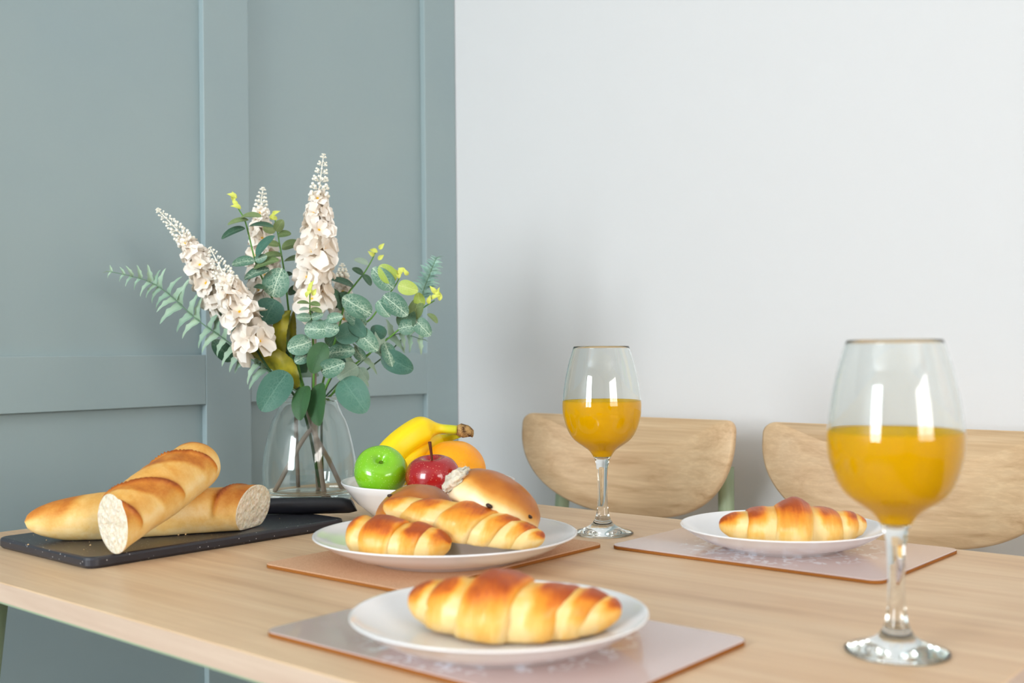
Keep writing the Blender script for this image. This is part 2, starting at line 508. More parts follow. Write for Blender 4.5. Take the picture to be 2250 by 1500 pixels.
# panelling: stiles and rails planted on the green wall
for y in (1.503, 1.006, 0.509, 0.012, -0.485, -0.982, -1.479, -1.976):
    obj('stile', box('stile', (X0, y, 0.0), (FX, y + 0.086, ZC), 0.0012, 2), M['sage'], wl)
ys = (1.006, 0.509, 0.012, -0.485, -0.982, -1.479, -1.976)
for y in ys:
    for z0, z1 in ((0.0, 0.12), (0.877, 0.956), (2.33, ZC)):
        obj('rail', box('rail', (X0, y + 0.086, z0), (FX - 0.0004, y + 0.497, z1), 0.0012, 2), M['sage'], wl)
# windows behind the camera
def window(name, along, at, s0, s1, z0, z1, mull):
    def bx(a0, a1, h0, h1, d):
        lo = (a0, at - d, h0) if along == 'x' else (at - d, a0, h0)
        hi = (a1, at + d, h1) if along == 'x' else (at + d, a1, h1)
        return lo, hi
    w = bpy.data.objects.new(name, None); COL.objects.link(w); struct(w)
    for a0, a1, h0, h1 in ((s0, s0 + 0.06, z0, z1), (s1 - 0.06, s1, z0, z1), (s0 + 0.06, s1 - 0.06, z0, z0 + 0.06), (s0 + 0.06, s1 - 0.06, z1 - 0.06, z1)):
        obj('window_frame', box('window_frame', *bx(a0, a1, h0, h1, 0.03), 0.003), M['white_frame'], w)
    for i in range(mull + 1):
        a = s0 + 0.06 + (s1 - s0 - 0.12) * i / (mull + 1); b = s0 + 0.06 + (s1 - s0 - 0.12) * (i + 1) / (mull + 1)
        obj('pane', box('pane', *bx(a, b, z0 + 0.06, z1 - 0.06, 0.002)), M['pane'], w)
        if i:
            obj('mullion', box('mullion', *bx(a - 0.025, a + 0.025, z0 + 0.06, z1 - 0.06, 0.025), 0.003), M['white_frame'], w)
window('window_1', 'x', Y0 - 0.03, -1.45, -0.35, 0.75, 2.25, 1)
window('window_2', 'y', X1 + 0.03, -1.0, 0.6, 0.85, 2.15, 1)

# ================================================================== table
TX0, TX1, TY0, TY1 = -1.292, -0.206, 0.452, 1.146
tb = thing('dining_table', 'pale oak dining table with sage green legs, set for breakfast', 'table', T((TX0 + TX1) / 2, (TY0 + TY1) / 2, 0))
hx, hy = (TX1 - TX0) / 2, (TY1 - TY0) / 2
top = obj('tabletop', box('tabletop', (-hx + 0.0008, -hy + 0.0008, TZ - 0.0165), (hx - 0.0008, hy - 0.0008, TZ), 0.001, 2), M['oak'], tb)
for nm, lo, hi in (('edge_band', (-hx, -hy, TZ - 0.0172), (hx, -hy + 0.0012, TZ - 0.0008)), ('edge_band', (hx - 0.0012, -hy, TZ - 0.0172), (hx, hy, TZ - 0.0008)),
                   ('edge_band', (-hx, hy - 0.0012, TZ - 0.0172), (hx, hy, TZ - 0.0008)), ('edge_band', (-hx, -hy, TZ - 0.0172), (-hx + 0.0012, hy, TZ - 0.0008))):
    obj(nm, box(nm, lo, hi), M['oak_edge'], top, label='pale pinkish oak edge')
obj('under_rim', box('under_rim', (-hx + 0.0015, -hy + 0.0015, TZ - 0.0198), (hx - 0.0015, hy - 0.0015, TZ - 0.0172), 0.0006), M['green_steel'], tb, label='thin sage green rim under the top')
for sx in (-1, 1):
    for sy in (-1, 1):
        a = Vector((sx * (hx - 0.145), sy * (hy - 0.055), TZ - 0.0198)); b = Vector((sx * (hx - 0.05), sy * (hy - 0.02), 0.0))
        obj('leg', tube('leg', [a, a.lerp(b, 0.5), b], lambda t: 0.021 - 0.007 * t, 20), M['green_steel'], tb)
for s in (-1, 1):
    obj('apron', box('apron', (-hx + 0.16, s * (hy - 0.12) - 0.01, TZ - 0.045), (hx - 0.16, s * (hy - 0.12) + 0.01, TZ - 0.0198), 0.002), M['green_steel'], tb)
    obj('apron', box('apron', (s * (hx - 0.15) - 0.01, -hy + 0.12, TZ - 0.045), (s * (hx - 0.15) + 0.01, hy - 0.12, TZ - 0.0198), 0.002), M['green_steel'], tb)

# ================================================================== chairs
def backrest_mesh():
    """D-shaped bent ply panel: straight top with small rounded corners, half-round bottom, bowed across"""
    W, Ht, th = 0.205, 0.160, 0.016
    out = []
    rc = 0.018
    def corner(cx, cz, a0, a1, r, n):
        return [(cx + r * math.cos(a0 + (a1 - a0) * i / n), cz + r * math.sin(a0 + (a1 - a0) * i / n)) for i in range(n + 1)]
    right = corner(W - rc, -rc, pi / 2, 0, rc, 6)
    nb = 26
    # bottom sweep: superellipse from (W,-0.03) to (0,-Ht)
    sw = []
    for i in range(1, nb + 1):
        a = pi / 2 * i / nb
        sw.append(((W) * max(0.0, math.cos(a)) ** 0.80, -0.026 - (Ht - 0.026) * math.sin(a) ** 0.92))
    rt_ = right + sw
    out = rt_ + [(-x, z) for x, z in reversed(rt_[:-1])]
    bow = lambda x: -0.045 * (x / W) ** 2                # ends come forward, towards the sitter
    rows = []
    for inset, y in ((0.004, -th / 2), (0.0, -th / 2 + 0.004), (0.0, th / 2 - 0.004), (0.004, th / 2)):
        row = []
        for x, z in out:
            cx, cz = 0.0, -Ht * 0.42
            d = Vector((x - cx, z - cz)); k = (d.length - inset) / d.length
            X = cx + d.x * k; Z = cz + d.y * k
            row.append((X, y + bow(X), Z))
        rows.append(row)
    V, F = grid(rows)
    n = len(out)
    # face fill by concentric shrink so the bow is smooth
    for base, sgn in ((0, -1), (3 * n, 1)):
        prev = list(range(base, base + n))
        for s in (0.75, 0.5, 0.25):
            ids = []
            for j in range(n):
                x, y, z = V[base + j]
                X = x * s; Z = -Ht * 0.42 + (z + Ht * 0.42) * s
                ids.append(len(V)); V.append((X, sgn * th / 2 + bow(X), Z))
            for j in range(n):
                k = (j + 1) % n
                F.append((prev[j], prev[k], ids[k], ids[j]) if sgn > 0 else (prev[k], prev[j], ids[j], ids[k]))
            prev = ids
        c = len(V); V.append((0, sgn * th / 2, -Ht * 0.42))
        for j in range(n):
            k = (j + 1) % n
            F.append((prev[j], prev[k], c) if sgn > 0 else (prev[k], prev[j], c))
    return mesh('backrest', V, F)
bk = backrest_mesh()
def chair(label, x, y, rz):
    c = thing('dining_chair', label, 'chair', T(x, y, 0) @ RZ(rz), 'oak backed chairs along the white wall')
    # local: sitter faces -y; origin on the floor below the backrest
    tilt = Matrix.Rotation(math.radians(-8), 4, 'X')
    obj('backrest', bk, M['oak_chair'], c, T(0, 0, 0.845) @ tilt)
    seat = rounded_slab('seat', 0.41, 0.33, 0.43, 0.455, 0.09, 0.006)
    obj('seat', seat, M['oak_chair'], c, T(0, -0.195, 0))
    for s in (-1, 1):
        obj('leg', tube('leg', [(s * 0.158, 0.008, 0.775), (s * 0.164, -0.006, 0.62), (s * 0.172, -0.045, 0.44), (s * 0.185, 0.03, 0.0)], 0.0125, 16, 20), M['green_steel'], c)
        obj('leg', tube('leg', [(s * 0.15, -0.30, 0.43), (s * 0.17, -0.33, 0.0)], 0.0125, 16), M['green_steel'], c)
        obj('seat_rail', tube('seat_rail', [(s * 0.172, -0.05, 0.422), (s * 0.152, -0.29, 0.422)], 0.010, 12), M['green_steel'], c)
    return c
chair('oak backed chair with green posts, behind the wine glass in the middle', -1.010, 1.500, math.radians(0))
chair('oak backed chair at the right edge, behind the nearest wine glass', -0.553, 1.500, math.radians(0))

# ================================================================== place mats
def placemat(label, x, y, rz, face, group):
    p = thing('placemat', label, 'placemat', T(x, y, TZ) @ RZ(rz), group)
    obj('hardboard_core', rounded_slab('hardboard_core', 0.290, 0.200, 0.0002, 0.0030, 0.012, 0.0004), M['hardboard'], p, label='brown hardboard edge')
    obj('top_face', rounded_slab('top_face', 0.2895, 0.1995, 0.0030, 0.0040, 0.012, 0.0004), face, p)
    return p
MZ = 0.0040
placemat('mauve placemat with white lace print under the nearest croissant plate', -0.515, 0.588, math.radians(0.3), M['mauve'], 'placemats on the table')
placemat('tan cork placemat under the large serving plate', -0.772, 0.790, math.radians(90.5), M['cork'], 'placemats on the table')
placemat('mauve placemat with white lace print under the far right croissant plate', -0.518, 1.029, math.radians(-0.5), M['mauve'], 'placemats on the table')

# ================================================================== crockery
def plate_mesh(R, h):
    return lathe('plate', [(0, 0.003), (R * 0.50, 0.003), (R * 0.53, 0.0), (R * 0.57, 0.0), (R * 0.60, 0.0035), (R * 0.78, h * 0.36), (R * 0.92, h * 0.72), (R * 0.985, h * 0.95), (R, h - 0.0004),
                           (R * 0.996, h + 0.0008), (R * 0.985, h + 0.0006), (R * 0.965, h * 0.93), (R * 0.90, h * 0.78), (R * 0.76, h * 0.50), (R * 0.62, h * 0.36), (R * 0.5, h * 0.32), (0, h * 0.31)], 96)
pl = plate_mesh(0.1030, 0.0225)
P2 = (-0.498, 0.567); P1 = (-0.751, 0.776); P3 = (-0.517, 1.028)
tag(obj('dinner_plate', pl, M['china'], None, T(P2[0], P2[1], TZ + MZ)), 'white plate nearest the camera, holding a single croissant', 'plate', 'white croissant plates')
tag(obj('dinner_plate', pl, M['china'], None, T(P3[0], P3[1], TZ + MZ)), 'white plate at the far right, holding a single croissant', 'plate', 'white croissant plates')
tag(obj('serving_plate', plate_mesh(0.1300, 0.0245), M['china'], None, T(P1[0], P1[1], TZ + MZ)), 'large white serving plate piled with croissants and buns', 'plate')
BW = (-0.934, 0.936)
bowl_prof = [(0, 0.004), (0.040, 0.004), (0.043, 0.0), (0.047, 0.0), (0.050, 0.005), (0.068, 0.013), (0.086, 0.028), (0.098, 0.043), (0.1045, 0.0515), (0.1043, 0.0530), (0.1028, 0.0530), (0.095, 0.0445), (0.082, 0.031), (0.064, 0.0175), (0.045, 0.0095), (0, 0.0085)]
tag(obj('fruit_bowl', lathe('fruit_bowl', bowl_prof, 96), M['china'], None, T(BW[0], BW[1], TZ)), 'white bowl full of fruit beside the vase', 'bowl')

# ================================================================== glasses of juice
GP = [(0.0314, 0.2110), (0.0345, 0.2015), (0.0377, 0.1905), (0.0417, 0.1715), (0.0441, 0.1520), (0.0446, 0.1425), (0.0435, 0.1315), (0.0390, 0.1170), (0.0318, 0.1060), (0.0215, 0.0985), (0.0150, 0.0938), (0.0108, 0.0880), (0.0082, 0.0825)]
def smooth_prof(p, n):
    q = spline([(r, 0, z) for r, z in p], n)
    return [(max(v.x, 0.0), v.z) for v in q]
def wine_glass(label, x, y, jlabel):
    w = thing('wine_glass', label, 'wine glass', T(x, y, TZ), 'wine glasses of orange juice')
    outer = smooth_prof(GP, 40)[::-1]                 # from stem upward
    th = 0.0011
    inner = [(r - th, z) for r, z in outer if z > 0.0865]
    bottom = [(0, 0.0010), (0.020, 0.0008), (0.031, 0.0), (0.0335, 0.0), (0.0345, 0.0012), (0.0338, 0.0024), (0.030, 0.0036), (0.0215, 0.0062), (0.0150, 0.0092), (0.0112, 0.0125), (0.0090, 0.0165), (0.0070, 0.0230),
              (0.0060, 0.0300), (0.0054, 0.0450), (0.0058, 0.0600), (0.0065, 0.0730), (0.0073, 0.0790)]
    prof = bottom + outer + [(0.0309, 0.2115)] + inner[::-1]
    zb = inner[0][1]
    prof += [(inner[0][0] * 0.8, zb - 0.0012), (inner[0][0] * 0.45, zb - 0.0024), (0, zb - 0.0028)]
    i0 = bottom.index((0.0060, 0.0300)); i1 = bottom.index((0.0065, 0.0730))
    obj('foot', lathe('foot', prof[:i0 + 1], 72), M['glass'], w)
    obj('stem', lathe('stem', prof[i0:i1 + 1], 72), M['glass'], w)
    obj('bowl', lathe('bowl', prof[i1:], 72), M['glass'], w)
    zl = 0.1505
    gap = -0.0003
    jin = [(r - gap, z) for r, z in inner if z < zl]
    rl = jin[-1][0]
    jp = [(0, zb - 0.0024), (inner[0][0] * 0.42, zb - 0.0020), (inner[0][0] * 0.78, zb - 0.0008)] + jin + [(rl + 0.00005, zl), (rl - 0.0012, zl - 0.0006), (rl * 0.5, zl - 0.0008), (0, zl - 0.0008)]
    j = obj('orange_juice', lathe('orange_juice', jp, 72), M['juice'], None, T(x, y, TZ))
    tag(j, jlabel, 'juice', 'orange juice in the glasses')
wine_glass('stemmed wine glass of juice standing in front of the middle chair', -0.7245, 1.0035, 'orange juice in the smaller looking glass in front of the middle chair')
wine_glass('stemmed wine glass of juice nearest the camera at the right', -0.2835, 0.7305, 'orange juice in the nearest glass at the right')

# ================================================================== chopping board, knife
BD = T(-1.0885, 0.693, TZ) @ RZ(math.radians(-0.5))
tag(obj('chopping_board', rounded_slab('chopping_board', 0.200, 0.322, 0.0, 0.0115, 0.013, 0.003), M['board'], None, BD), 'dark speckled chopping board under the cut baguettes', 'chopping board')
BZ = TZ + 0.0115
ka = Vector((-1.107, 0.797, BZ)); kb = Vector((-1.010, 0.884, BZ))
kd = (kb - ka).normalized(); kn = Vector((-kd.y, kd.x, 0))
kf = thing('bread_knife', 'knife with black handle lying behind the baguette', 'knife', axes(ka, kd, kn, Vector((0, 0, 1))))
# handle: rounded bar with a slanted butt, standing on its edge
rows = []
L = (kb - ka).length
for i in range(15):
    t = i / 14; x = L * t
    zc = 0.0098 + 0.0004 * math.sin(t * pi); hz = 0.0086 + 0.0016 * math.sin(t * pi * 0.9) ; hw = 0.0085 + 0.0012 * math.sin(pi * t)
    if i == 14:
        hz *= 0.78; hw *= 0.78
    if i == 0:
        hz *= 0.85; hw *= 0.85
    row = []
    for k in range(20):
        a = 2 * pi * k / 20
        ca, sa = math.cos(a), math.sin(a)
        row.append((x + (-0.004 * sa if t > 0.9 else 0), hw * math.copysign(abs(ca) ** 0.8, ca), zc + hz * math.copysign(abs(sa) ** 0.8, sa)))
    rows.append(row)
V, F = grid(rows, True, True, True)
obj('handle', mesh('handle', V, F), M['black_plastic'], kf, label='black plastic handle')
bv = [(0, -0.001, 0.0005), (0, 0.001, 0.0005), (0, 0.0012, 0.019), (0, -0.0012, 0.019), (-0.11, -0.0004, 0.0005), (-0.11, 0.0004, 0.0005), (-0.095, 0.001, 0.018), (-0.095, -0.001, 0.018)]
obj('blade', mesh('blade', bv, [(0, 3, 2, 1), (4, 5, 6, 7), (0, 1, 5, 4), (1, 2, 6, 5), (2, 3, 7, 6), (3, 0, 4, 7)], False), M['steel'], kf)

# ================================================================== bread
def sm(a, b, x):
    t = max(0.0, min(1.0, (x - a) / (b - a))); return t * t * (3 - 2 * t)

def baguette(label, A, B, up, R, flat, obl, slashes, seed, oblz=0.0, blunt=0.66):
    """half a baguette from the cut at A to the rounded end at B; slashes: [(x0, x1, side)] as fractions of the length"""
    A = Vector(A); B = Vector(B); L = (B - A).length
    d = (B - A).normalized(); up = Vector(up); s = up.cross(d).normalized(); u = d.cross(s).normalized()
    t_ = thing('baguette', label, 'bread', axes(A, d, s, u), 'halved baguettes on the board')
    n, ns = 56, 90
    rows, att = [], []
    for i in range(ns + 1):
        f = i / ns
        f2 = 1 - (1 - f) ** 1.25 if f > 0.8 else f
        f = min(f, 1.0)
        e = 1.0
        if f > blunt:
            e = math.sqrt(max(0.0, 1 - ((f - blunt) / (1 - blunt)) ** 2.4))
        e *= 0.94 + 0.08 * math.sin(f * 2.6 + 0.4) + 0.02 * math.sin(f * 11 + seed)
        row = []
        for k in range(n):
            a = 2 * pi * k / n
            ca, sa = math.cos(a), math.sin(a)
            r = R * e
            bump = 0.0; b = 0.0
            q = Vector((f * 9, ca * 1.3, sa * 1.3 + seed))
            bump += 0.030 * noise.noise(q) + 0.012 * noise.noise(q * 3.1)
            top_ = sm(-0.35, 0.9, sa)
            b = 0.20 + 0.56 * top_ + 0.10 * noise.noise(q * 1.7)
            if sa < -0.5:
                b -= 0.05
            for (c0, wd, slant) in slashes:
                # diagonal cut: centre line runs along the loaf while turning round it
                c = c0 + slant * (ca) * 0.5
                dist = (f - c) / wd
                if sa > -0.25 and -1.4 < dist < 1.4:
                    m_ = sm(-0.25, 0.15, sa)
                    inside = sm(1.0, 0.55, abs(dist)) * m_
                    lip = math.exp(-((dist + 1.0) / 0.13) ** 2) * m_
                    bump += -0.035 * inside + 0.11 * lip + 0.03 * sm(-1, 0.7, dist) * inside
                    b += -0.30 * inside + 0.28 * lip
            rr = r * (1 + bump)
            y = rr * ca * 1.06; z = rr * sa
            if z < -flat * R:
                z = -flat * R + (z + flat * R) * 0.12
            x = f * L
            w = max(0.0, 1 - f / 0.22)
            x += w * (obl * ca * R + oblz * sa * R)
            row.append((x, y, z)); att.append(max(0.0, min(1.0, b)))
        rows.append(row)
    V, F = grid(rows)
    tip = len(V); V.append((L * 1.004, 0, 0)); att.append(0.6)
    b0 = ns * n
    for k in range(n):
        F.append((b0 + k, b0 + (k + 1) % n, tip))
    obj('crust', mesh('crust', V, F, True, att), M['baguette'], t_)
    # crumb face at the cut: concentric rings, torn relief
    ring = rows[0]
    cx = sum(p[0] for p in ring) / n; cy = sum(p[1] for p in ring) / n; cz = sum(p[2] for p in ring) / n
    FR = []
    for j, sc in enumerate((1.0, 0.985, 0.93, 0.84, 0.72, 0.58, 0.44, 0.3, 0.15)):
        rr = []
        for k, p in enumerate(ring):
            q = Vector((p[1], p[2], 0)) * sc * 130 + Vector((seed, 0, 0))
            dz = (noise.noise(q) * 0.0022 + noise.noise(q * 2.6) * 0.0011 - 0.0008) if 0 < j else 0.0
            if j == 1:
                dz = -0.0008
            rr.append((cx + (p[0] - cx) * sc + dz, cy + (p[1] - cy) * sc, cz + (p[2] - cz) * sc))
        FR.append(rr)
    V, F = grid(FR, True, False, True)
    obj('crumb_face', mesh('crumb_face', V, F), M['crumb'], t_, label='white crumb of the cut end')
    return t_
bz = BZ - TZ
# lying half: cut end to the right, rounded end to the left
baguette('half baguette lying flat on the board under the other half', (-1.012, 0.738, TZ + bz + 0.0225), (-1.130, 0.536, TZ + bz + 0.0215), (0, 0, 1), 0.0265, 0.80, 0.80, [(0.22, 0.12, 0.14), (0.62, 0.17, 0.16)], 2.0, -0.15, 0.60)
# crossing half: cut end at the front on the board, rounded end raised
baguette('half baguette leaning across the other with its cut end forward', (-0.992, 0.558, TZ + bz + 0.0300), (-1.034, 0.696, TZ + bz + 0.083), (0.25, -0.25, 1), 0.0275, 1.5, 0.45, [(0.04, 0.10, -0.30), (0.40, 0.15, -0.40), (0.80, 0.09, -0.25)], 9.0, 0.30, 0.80)
# loose crumbs
vs, fs = [], []
for i in range(34):
    x = -1.0905 + random.uniform(-0.08, 0.086); y = random.choice((random.gauss(0.575, 0.02), random.uniform(0.55, 0.83)))
    r = random.choice((0.0004, 0.0006, 0.0008, 0.0013)); b = len(vs)
    o3 = [Vector((random.uniform(-1, 1), random.uniform(-1, 1), 0)).normalized() * r * random.uniform(0.7, 1.2) for _ in range(1)]
    for dx, dy, dz in ((1, 0, 0.4), (-0.8, 0.3, 0.3), (0.1, 1, 0.4), (0, -0.9, 0.3), (0.1, 0.1, 1.2), (0, 0, 0)):
        vs.append((x + dx * r, y + dy * r, BZ + 0.0001 + dz * r))
    fs += [(b, b + 2, b + 4), (b + 2, b + 1, b + 4), (b + 1, b + 3, b + 4), (b + 3, b, b + 4), (b + 2, b, b + 5), (b + 1, b + 2, b + 5), (b + 3, b + 1, b + 5), (b, b + 3, b + 5)]
cr = tag(obj('bread_crumbs', mesh('bread_crumbs', vs, fs, False), M['crumb_bits']), 'loose bread crumbs scattered over the dark chopping board', 'crumbs')
cr['kind'] = 'stuff'

# ================================================================== croissants
def croissant(label, A, B, R, bend, seed, xs, mid, peak=0.25, pk=None, up=(0, 0, 1), skew=0.0, squash=0.9, tone=0.0, lift=0.003, fat=2.1):
    """rolled pastry from tip A to tip B: a middle wrap (index mid) and ever smaller wraps either side, each its own shell"""
    A = Vector(A); B = Vector(B); L = (B - A).length; d = (B - A).normalized()
    up = Vector(up).normalized(); s = up.cross(d).normalized(); u = d.cross(s).normalized()
    c = thing('croissant', label, 'croissant', axes((A + B) / 2, d, s, u), 'croissants on the plates')
    rnd = random.Random(seed)
    n = 44
    xm = (xs[mid] + xs[mid + 1]) / 2 if pk is None else pk
    def env(x):
        t = (x - xm) / (1 - xm) if x > xm else (x - xm) / (1 + xm)
        return R * (max(0.0, 1 - abs(t) ** fat) ** 0.60) * (1 + peak * math.exp(-((x - xm) / 0.20) ** 2)) + 0.0030
    def axis(x):
        return Vector((x * L / 2, bend * (x * x), lift * x * x))
    for li in range(len(xs) - 1):
        x0, x1 = xs[li], xs[li + 1]
        side = (li > mid) - (li < mid)
        last = li == 0 or li == len(xs) - 2
        ns = 22
        rows, att = [], []
        amp = rnd.uniform(0.8, 1.2); ph = rnd.uniform(0, 20); sk = skew + rnd.uniform(-0.03, 0.03)
        for i in range(-3, ns + 3):
            f = min(max(i / (ns - 1), 0), 1)
            row = []
            for k in range(n):
                a = 2 * pi * k / n
                ca, sa = math.cos(a), math.sin(a)
                q = Vector((x0 * 4 + f, ca, sa)) + Vector((seed * 3.1 + li, 0, 0))
                wav = 0.018 * noise.noise(Vector((a * 1.1, ph, 0)))
                sl = sk * sa * (0.55 + 0.45 * abs(sa)) + sk * 0.5 * ca + wav
                if side == 0:
                    x = x0 + (x1 - x0) * f + sl
                    ee = math.sin(pi * f) ** 0.4 if 0 < f < 1 else 0
                    h = 1.00 + 0.12 * ee
                    g = 0.5
                else:
                    g = f if side > 0 else 1 - f           # 0 at the inner end, 1 at the outer end
                    x = x0 + (x1 - x0) * f + sl * (1 - (g if last else 0))
                    if g < 0.25:
                        x -= side * (0.25 - g) * 0.40
                    h = 0.92 + 0.13 * sm(0.0, 0.5, g) * amp
                    if g > 0.8 and not last:
                        h -= 0.09 * ((g - 0.8) / 0.2) ** 2
                x = max(-1.0, min(1.0, x))
                r = env(x) * h
                if i < 0:
                    r *= 1 - 0.09 * (-i)
                if i >= ns:
                    r *= 1 - 0.09 * (i - ns + 1)
                r *= 1 + 0.085 * noise.noise(q * 1.3) + 0.028 * noise.noise(q * 4)
                r *= 1 + 0.008 * noise.noise(Vector((f * 34, a * 0.9, ph)))          # thin flaky ridges running round the wrap
                p = axis(x)
                y = r * ca * 1.08; z = r * sa * squash
                zb = -0.62 * R * squash
                if z < zb:
                    z = zb + (z - zb) * 0.06
                row.append((p.x, p.y + y, p.z + z))
                # bake: dark crown, golden flanks, pale foot, and a pale freshly stretched band beside each wrap
                b = 0.08 + 0.66 * sm(-0.35, 1.0, sa) ** 1.15 + 0.22 * noise.noise(q * 2.0) + 0.10 * noise.noise(Vector((x * 55, a * 1.3, seed))) + tone
                b += 0.16 * sm(0.45, 0.95, sa + 0.35 * noise.noise(q * 3))
                if side == 0:
                    b += 0.08 - 0.30 * sm(0.14, 0.0, min(f, 1 - f))
                else:
                    b -= 0.62 * sm(0.50, 0.16, g + 0.12 * noise.noise(q * 2.7))
                    b += 0.10 * sm(0.45, 0.8, g)
                    if last:
                        b += 0.10 * sm(0.8, 1.0, g)
                att.append(max(0.0, min(1.0, b)))
            rows.append(row)
        V, F = grid(rows, True, True, True)
        obj('pastry_layer', mesh('pastry_layer', V, F, True, att), M['croissant'], c)
    return c
pz = TZ + MZ
rt = Vector((math.cos(TH), math.sin(TH), 0)); fw = Vector((-math.sin(TH), math.cos(TH), 0))
def around(c, length, ang, z):
    """end points of a bar centred on c, turned ang degrees from the camera's right, at height z"""
    a = TH + math.radians(ang); d = Vector((math.cos(a), math.sin(a), 0)) * length / 2
    c = Vector((c[0], c[1], z))
    return c - d, c + d
def rel(P, r, f, z):
    p = Vector((P[0], P[1], 0)) + rt * r + fw * f; p.z = TZ + z
    return p
Q = Vector((P1[0], P1[1], 0))
croissant('golden croissant on the plate nearest the camera', rel(P2, -0.0672, 0.010, 0.0270), rel(P2, 0.081, -0.020, 0.0250), 0.0235, 0.014, 3, [-1, -0.72, -0.38, 0.10, 0.52, 0.78, 1], 2, 0.16, pk=-0.08, skew=0.10, tone=0.06)
croissant('golden croissant on the far right plate', rel(P3, -0.0651, -0.016, 0.0250), rel(P3, 0.0827, -0.021, 0.0250), 0.0215, 0.012, 5, [-1, -0.66, -0.30, 0.17, 0.58, 0.84, 1], 2, 0.34, pk=-0.03, skew=0.0, tone=0.0)
croissant('croissant at the front left of the serving plate, tucked under another', rel(P1, -0.094, -0.034, 0.0300), rel(P1, 0.004, -0.068, 0.0240), 0.0210, 0.010, 8, [-1, -0.50, 0.12, 0.60, 1], 1, 0.0, pk=-0.35, tone=0.08, fat=3.2, skew=0.06)
croissant('long croissant resting across the top of the serving plate pile', rel(P1, -0.064, 0.002, 0.0520), rel(P1, 0.093, -0.048, 0.0250), 0.0198, 0.008, 12, [-1, -0.62, -0.16, 0.30, 0.56, 0.80, 1], 2, 0.18, pk=0.08, skew=0.12, tone=-0.06)

# ================================================================== buns
def bun(label, base, axis_up, R, H, seed, raisins, torn):
    u = Vector(axis_up).normalized(); s = u.cross(rt).normalized(); x = s.cross(u).normalized()
    b_ = thing('currant_bun', label, 'bun', axes(base, x, s, u), 'currant buns on the serving plate')
    prof = [(0.0, 0.0), (0.45, 0.0), (0.75, 0.01), (0.90, 0.05), (0.975, 0.14), (1.0, 0.26), (0.985, 0.40), (0.93, 0.56), (0.83, 0.71), (0.68, 0.84), (0.48, 0.93), (0.25, 0.985), (0.0, 1.0)]
    pr = smooth_prof(prof, 34)
    n = 56
    rows, att = [], []
    for r, z in pr:
        row = []
        for k in range(n):
            a = 2 * pi * k / n
            q = Vector((math.cos(a) * r, math.sin(a) * r, z)) * 1.6 + Vector((seed, 0, 0))
            w = 1 + 0.05 * noise.noise(q) + 0.02 * noise.noise(q * 3)
            row.append((R * r * w * math.cos(a), R * r * w * math.sin(a), H * z * (1 + 0.05 * noise.noise(q * 1.2))))
            att.append(max(0, min(1, 0.04 + 0.80 * sm(0.14, 0.72, z + 0.10 * noise.noise(q * 1.5)) + 0.05 * noise.noise(q * 4))))
        rows.append(row)
    V, F = grid(rows)
    obj('crust', mesh('crust', V, F, True, att), M['bun'], b_)
    for (ang, zf, sz) in raisins:
        a = math.radians(ang)
        k = min(range(len(pr)), key=lambda i: abs(pr[i][1] - zf) + (0 if i > 8 else 1))
        r = pr[k][0]
        p = Vector((R * r * math.cos(a), R * r * math.sin(a), H * zf))
        me = lathe('raisin', [(0, -sz * 0.6), (sz * 0.7, -sz * 0.4), (sz, 0), (sz * 0.7, sz * 0.5), (0, sz * 0.6)], 9, 0.12)
        obj('raisin', me, M['raisin'], b_, T(*(p * 0.995)), label='dark raisin')
    if torn:
        # ragged white crumb where the bun was pulled from its neighbour
        ang, zf, sz = torn
        rows = []
        for i in range(11):
            t = i / 10 * pi * 0.62
            row = []
            for k in range(26):
                a = 2 * pi * k / 26
                q = Vector((math.cos(a) * i, math.sin(a) * i, 3)) * 0.55
                rr = sz * math.sin(t) * (1 + 0.28 * noise.noise(q) + 0.2 * noise.noise(q * 2.3))
                row.append((sz * 0.42 * math.cos(t) * (1 + 0.5 * noise.noise(q * 1.7)), rr * math.cos(a) * 1.15, rr * math.sin(a) * 0.78))
            rows.append(row)
        V, F = grid(rows, True, True, False)
        a = math.radians(ang)
        m_ = T(R * 0.93 * math.cos(a), R * 0.93 * math.sin(a), H * zf) @ RZ(a) @ Matrix.Rotation(math.radians(-18), 4, 'Y')
        obj('torn_crumb', mesh('torn_crumb', V, F), M['crumb'], b_, m_, label='torn white crumb')
    return b_
bun('flatter brown currant bun at the back of the serving plate', rel(P1, -0.032, 0.046, 0.0130), (0, 0, 1), 0.0455, 0.056, 3.0, [(-110, 0.80, 0.004), (-150, 0.86, 0.003)], None)
up_ = Vector((0, 0, 1)) * math.cos(math.radians(30)) + rt * math.sin(math.radians(30)) + fw * 0.20
bun('shiny currant bun with a torn side leaning on the pile', rel(P1, 0.040, 0.014, 0.0375), up_, 0.0490, 0.0490, 14.0, [(-92, 0.22, 0.0036), (-62, 0.10, 0.0038), (-46, 0.16, 0.0034), (-40, 0.45, 0.0030), (-30, 0.25, 0.003)], (190, 0.42, 0.021))

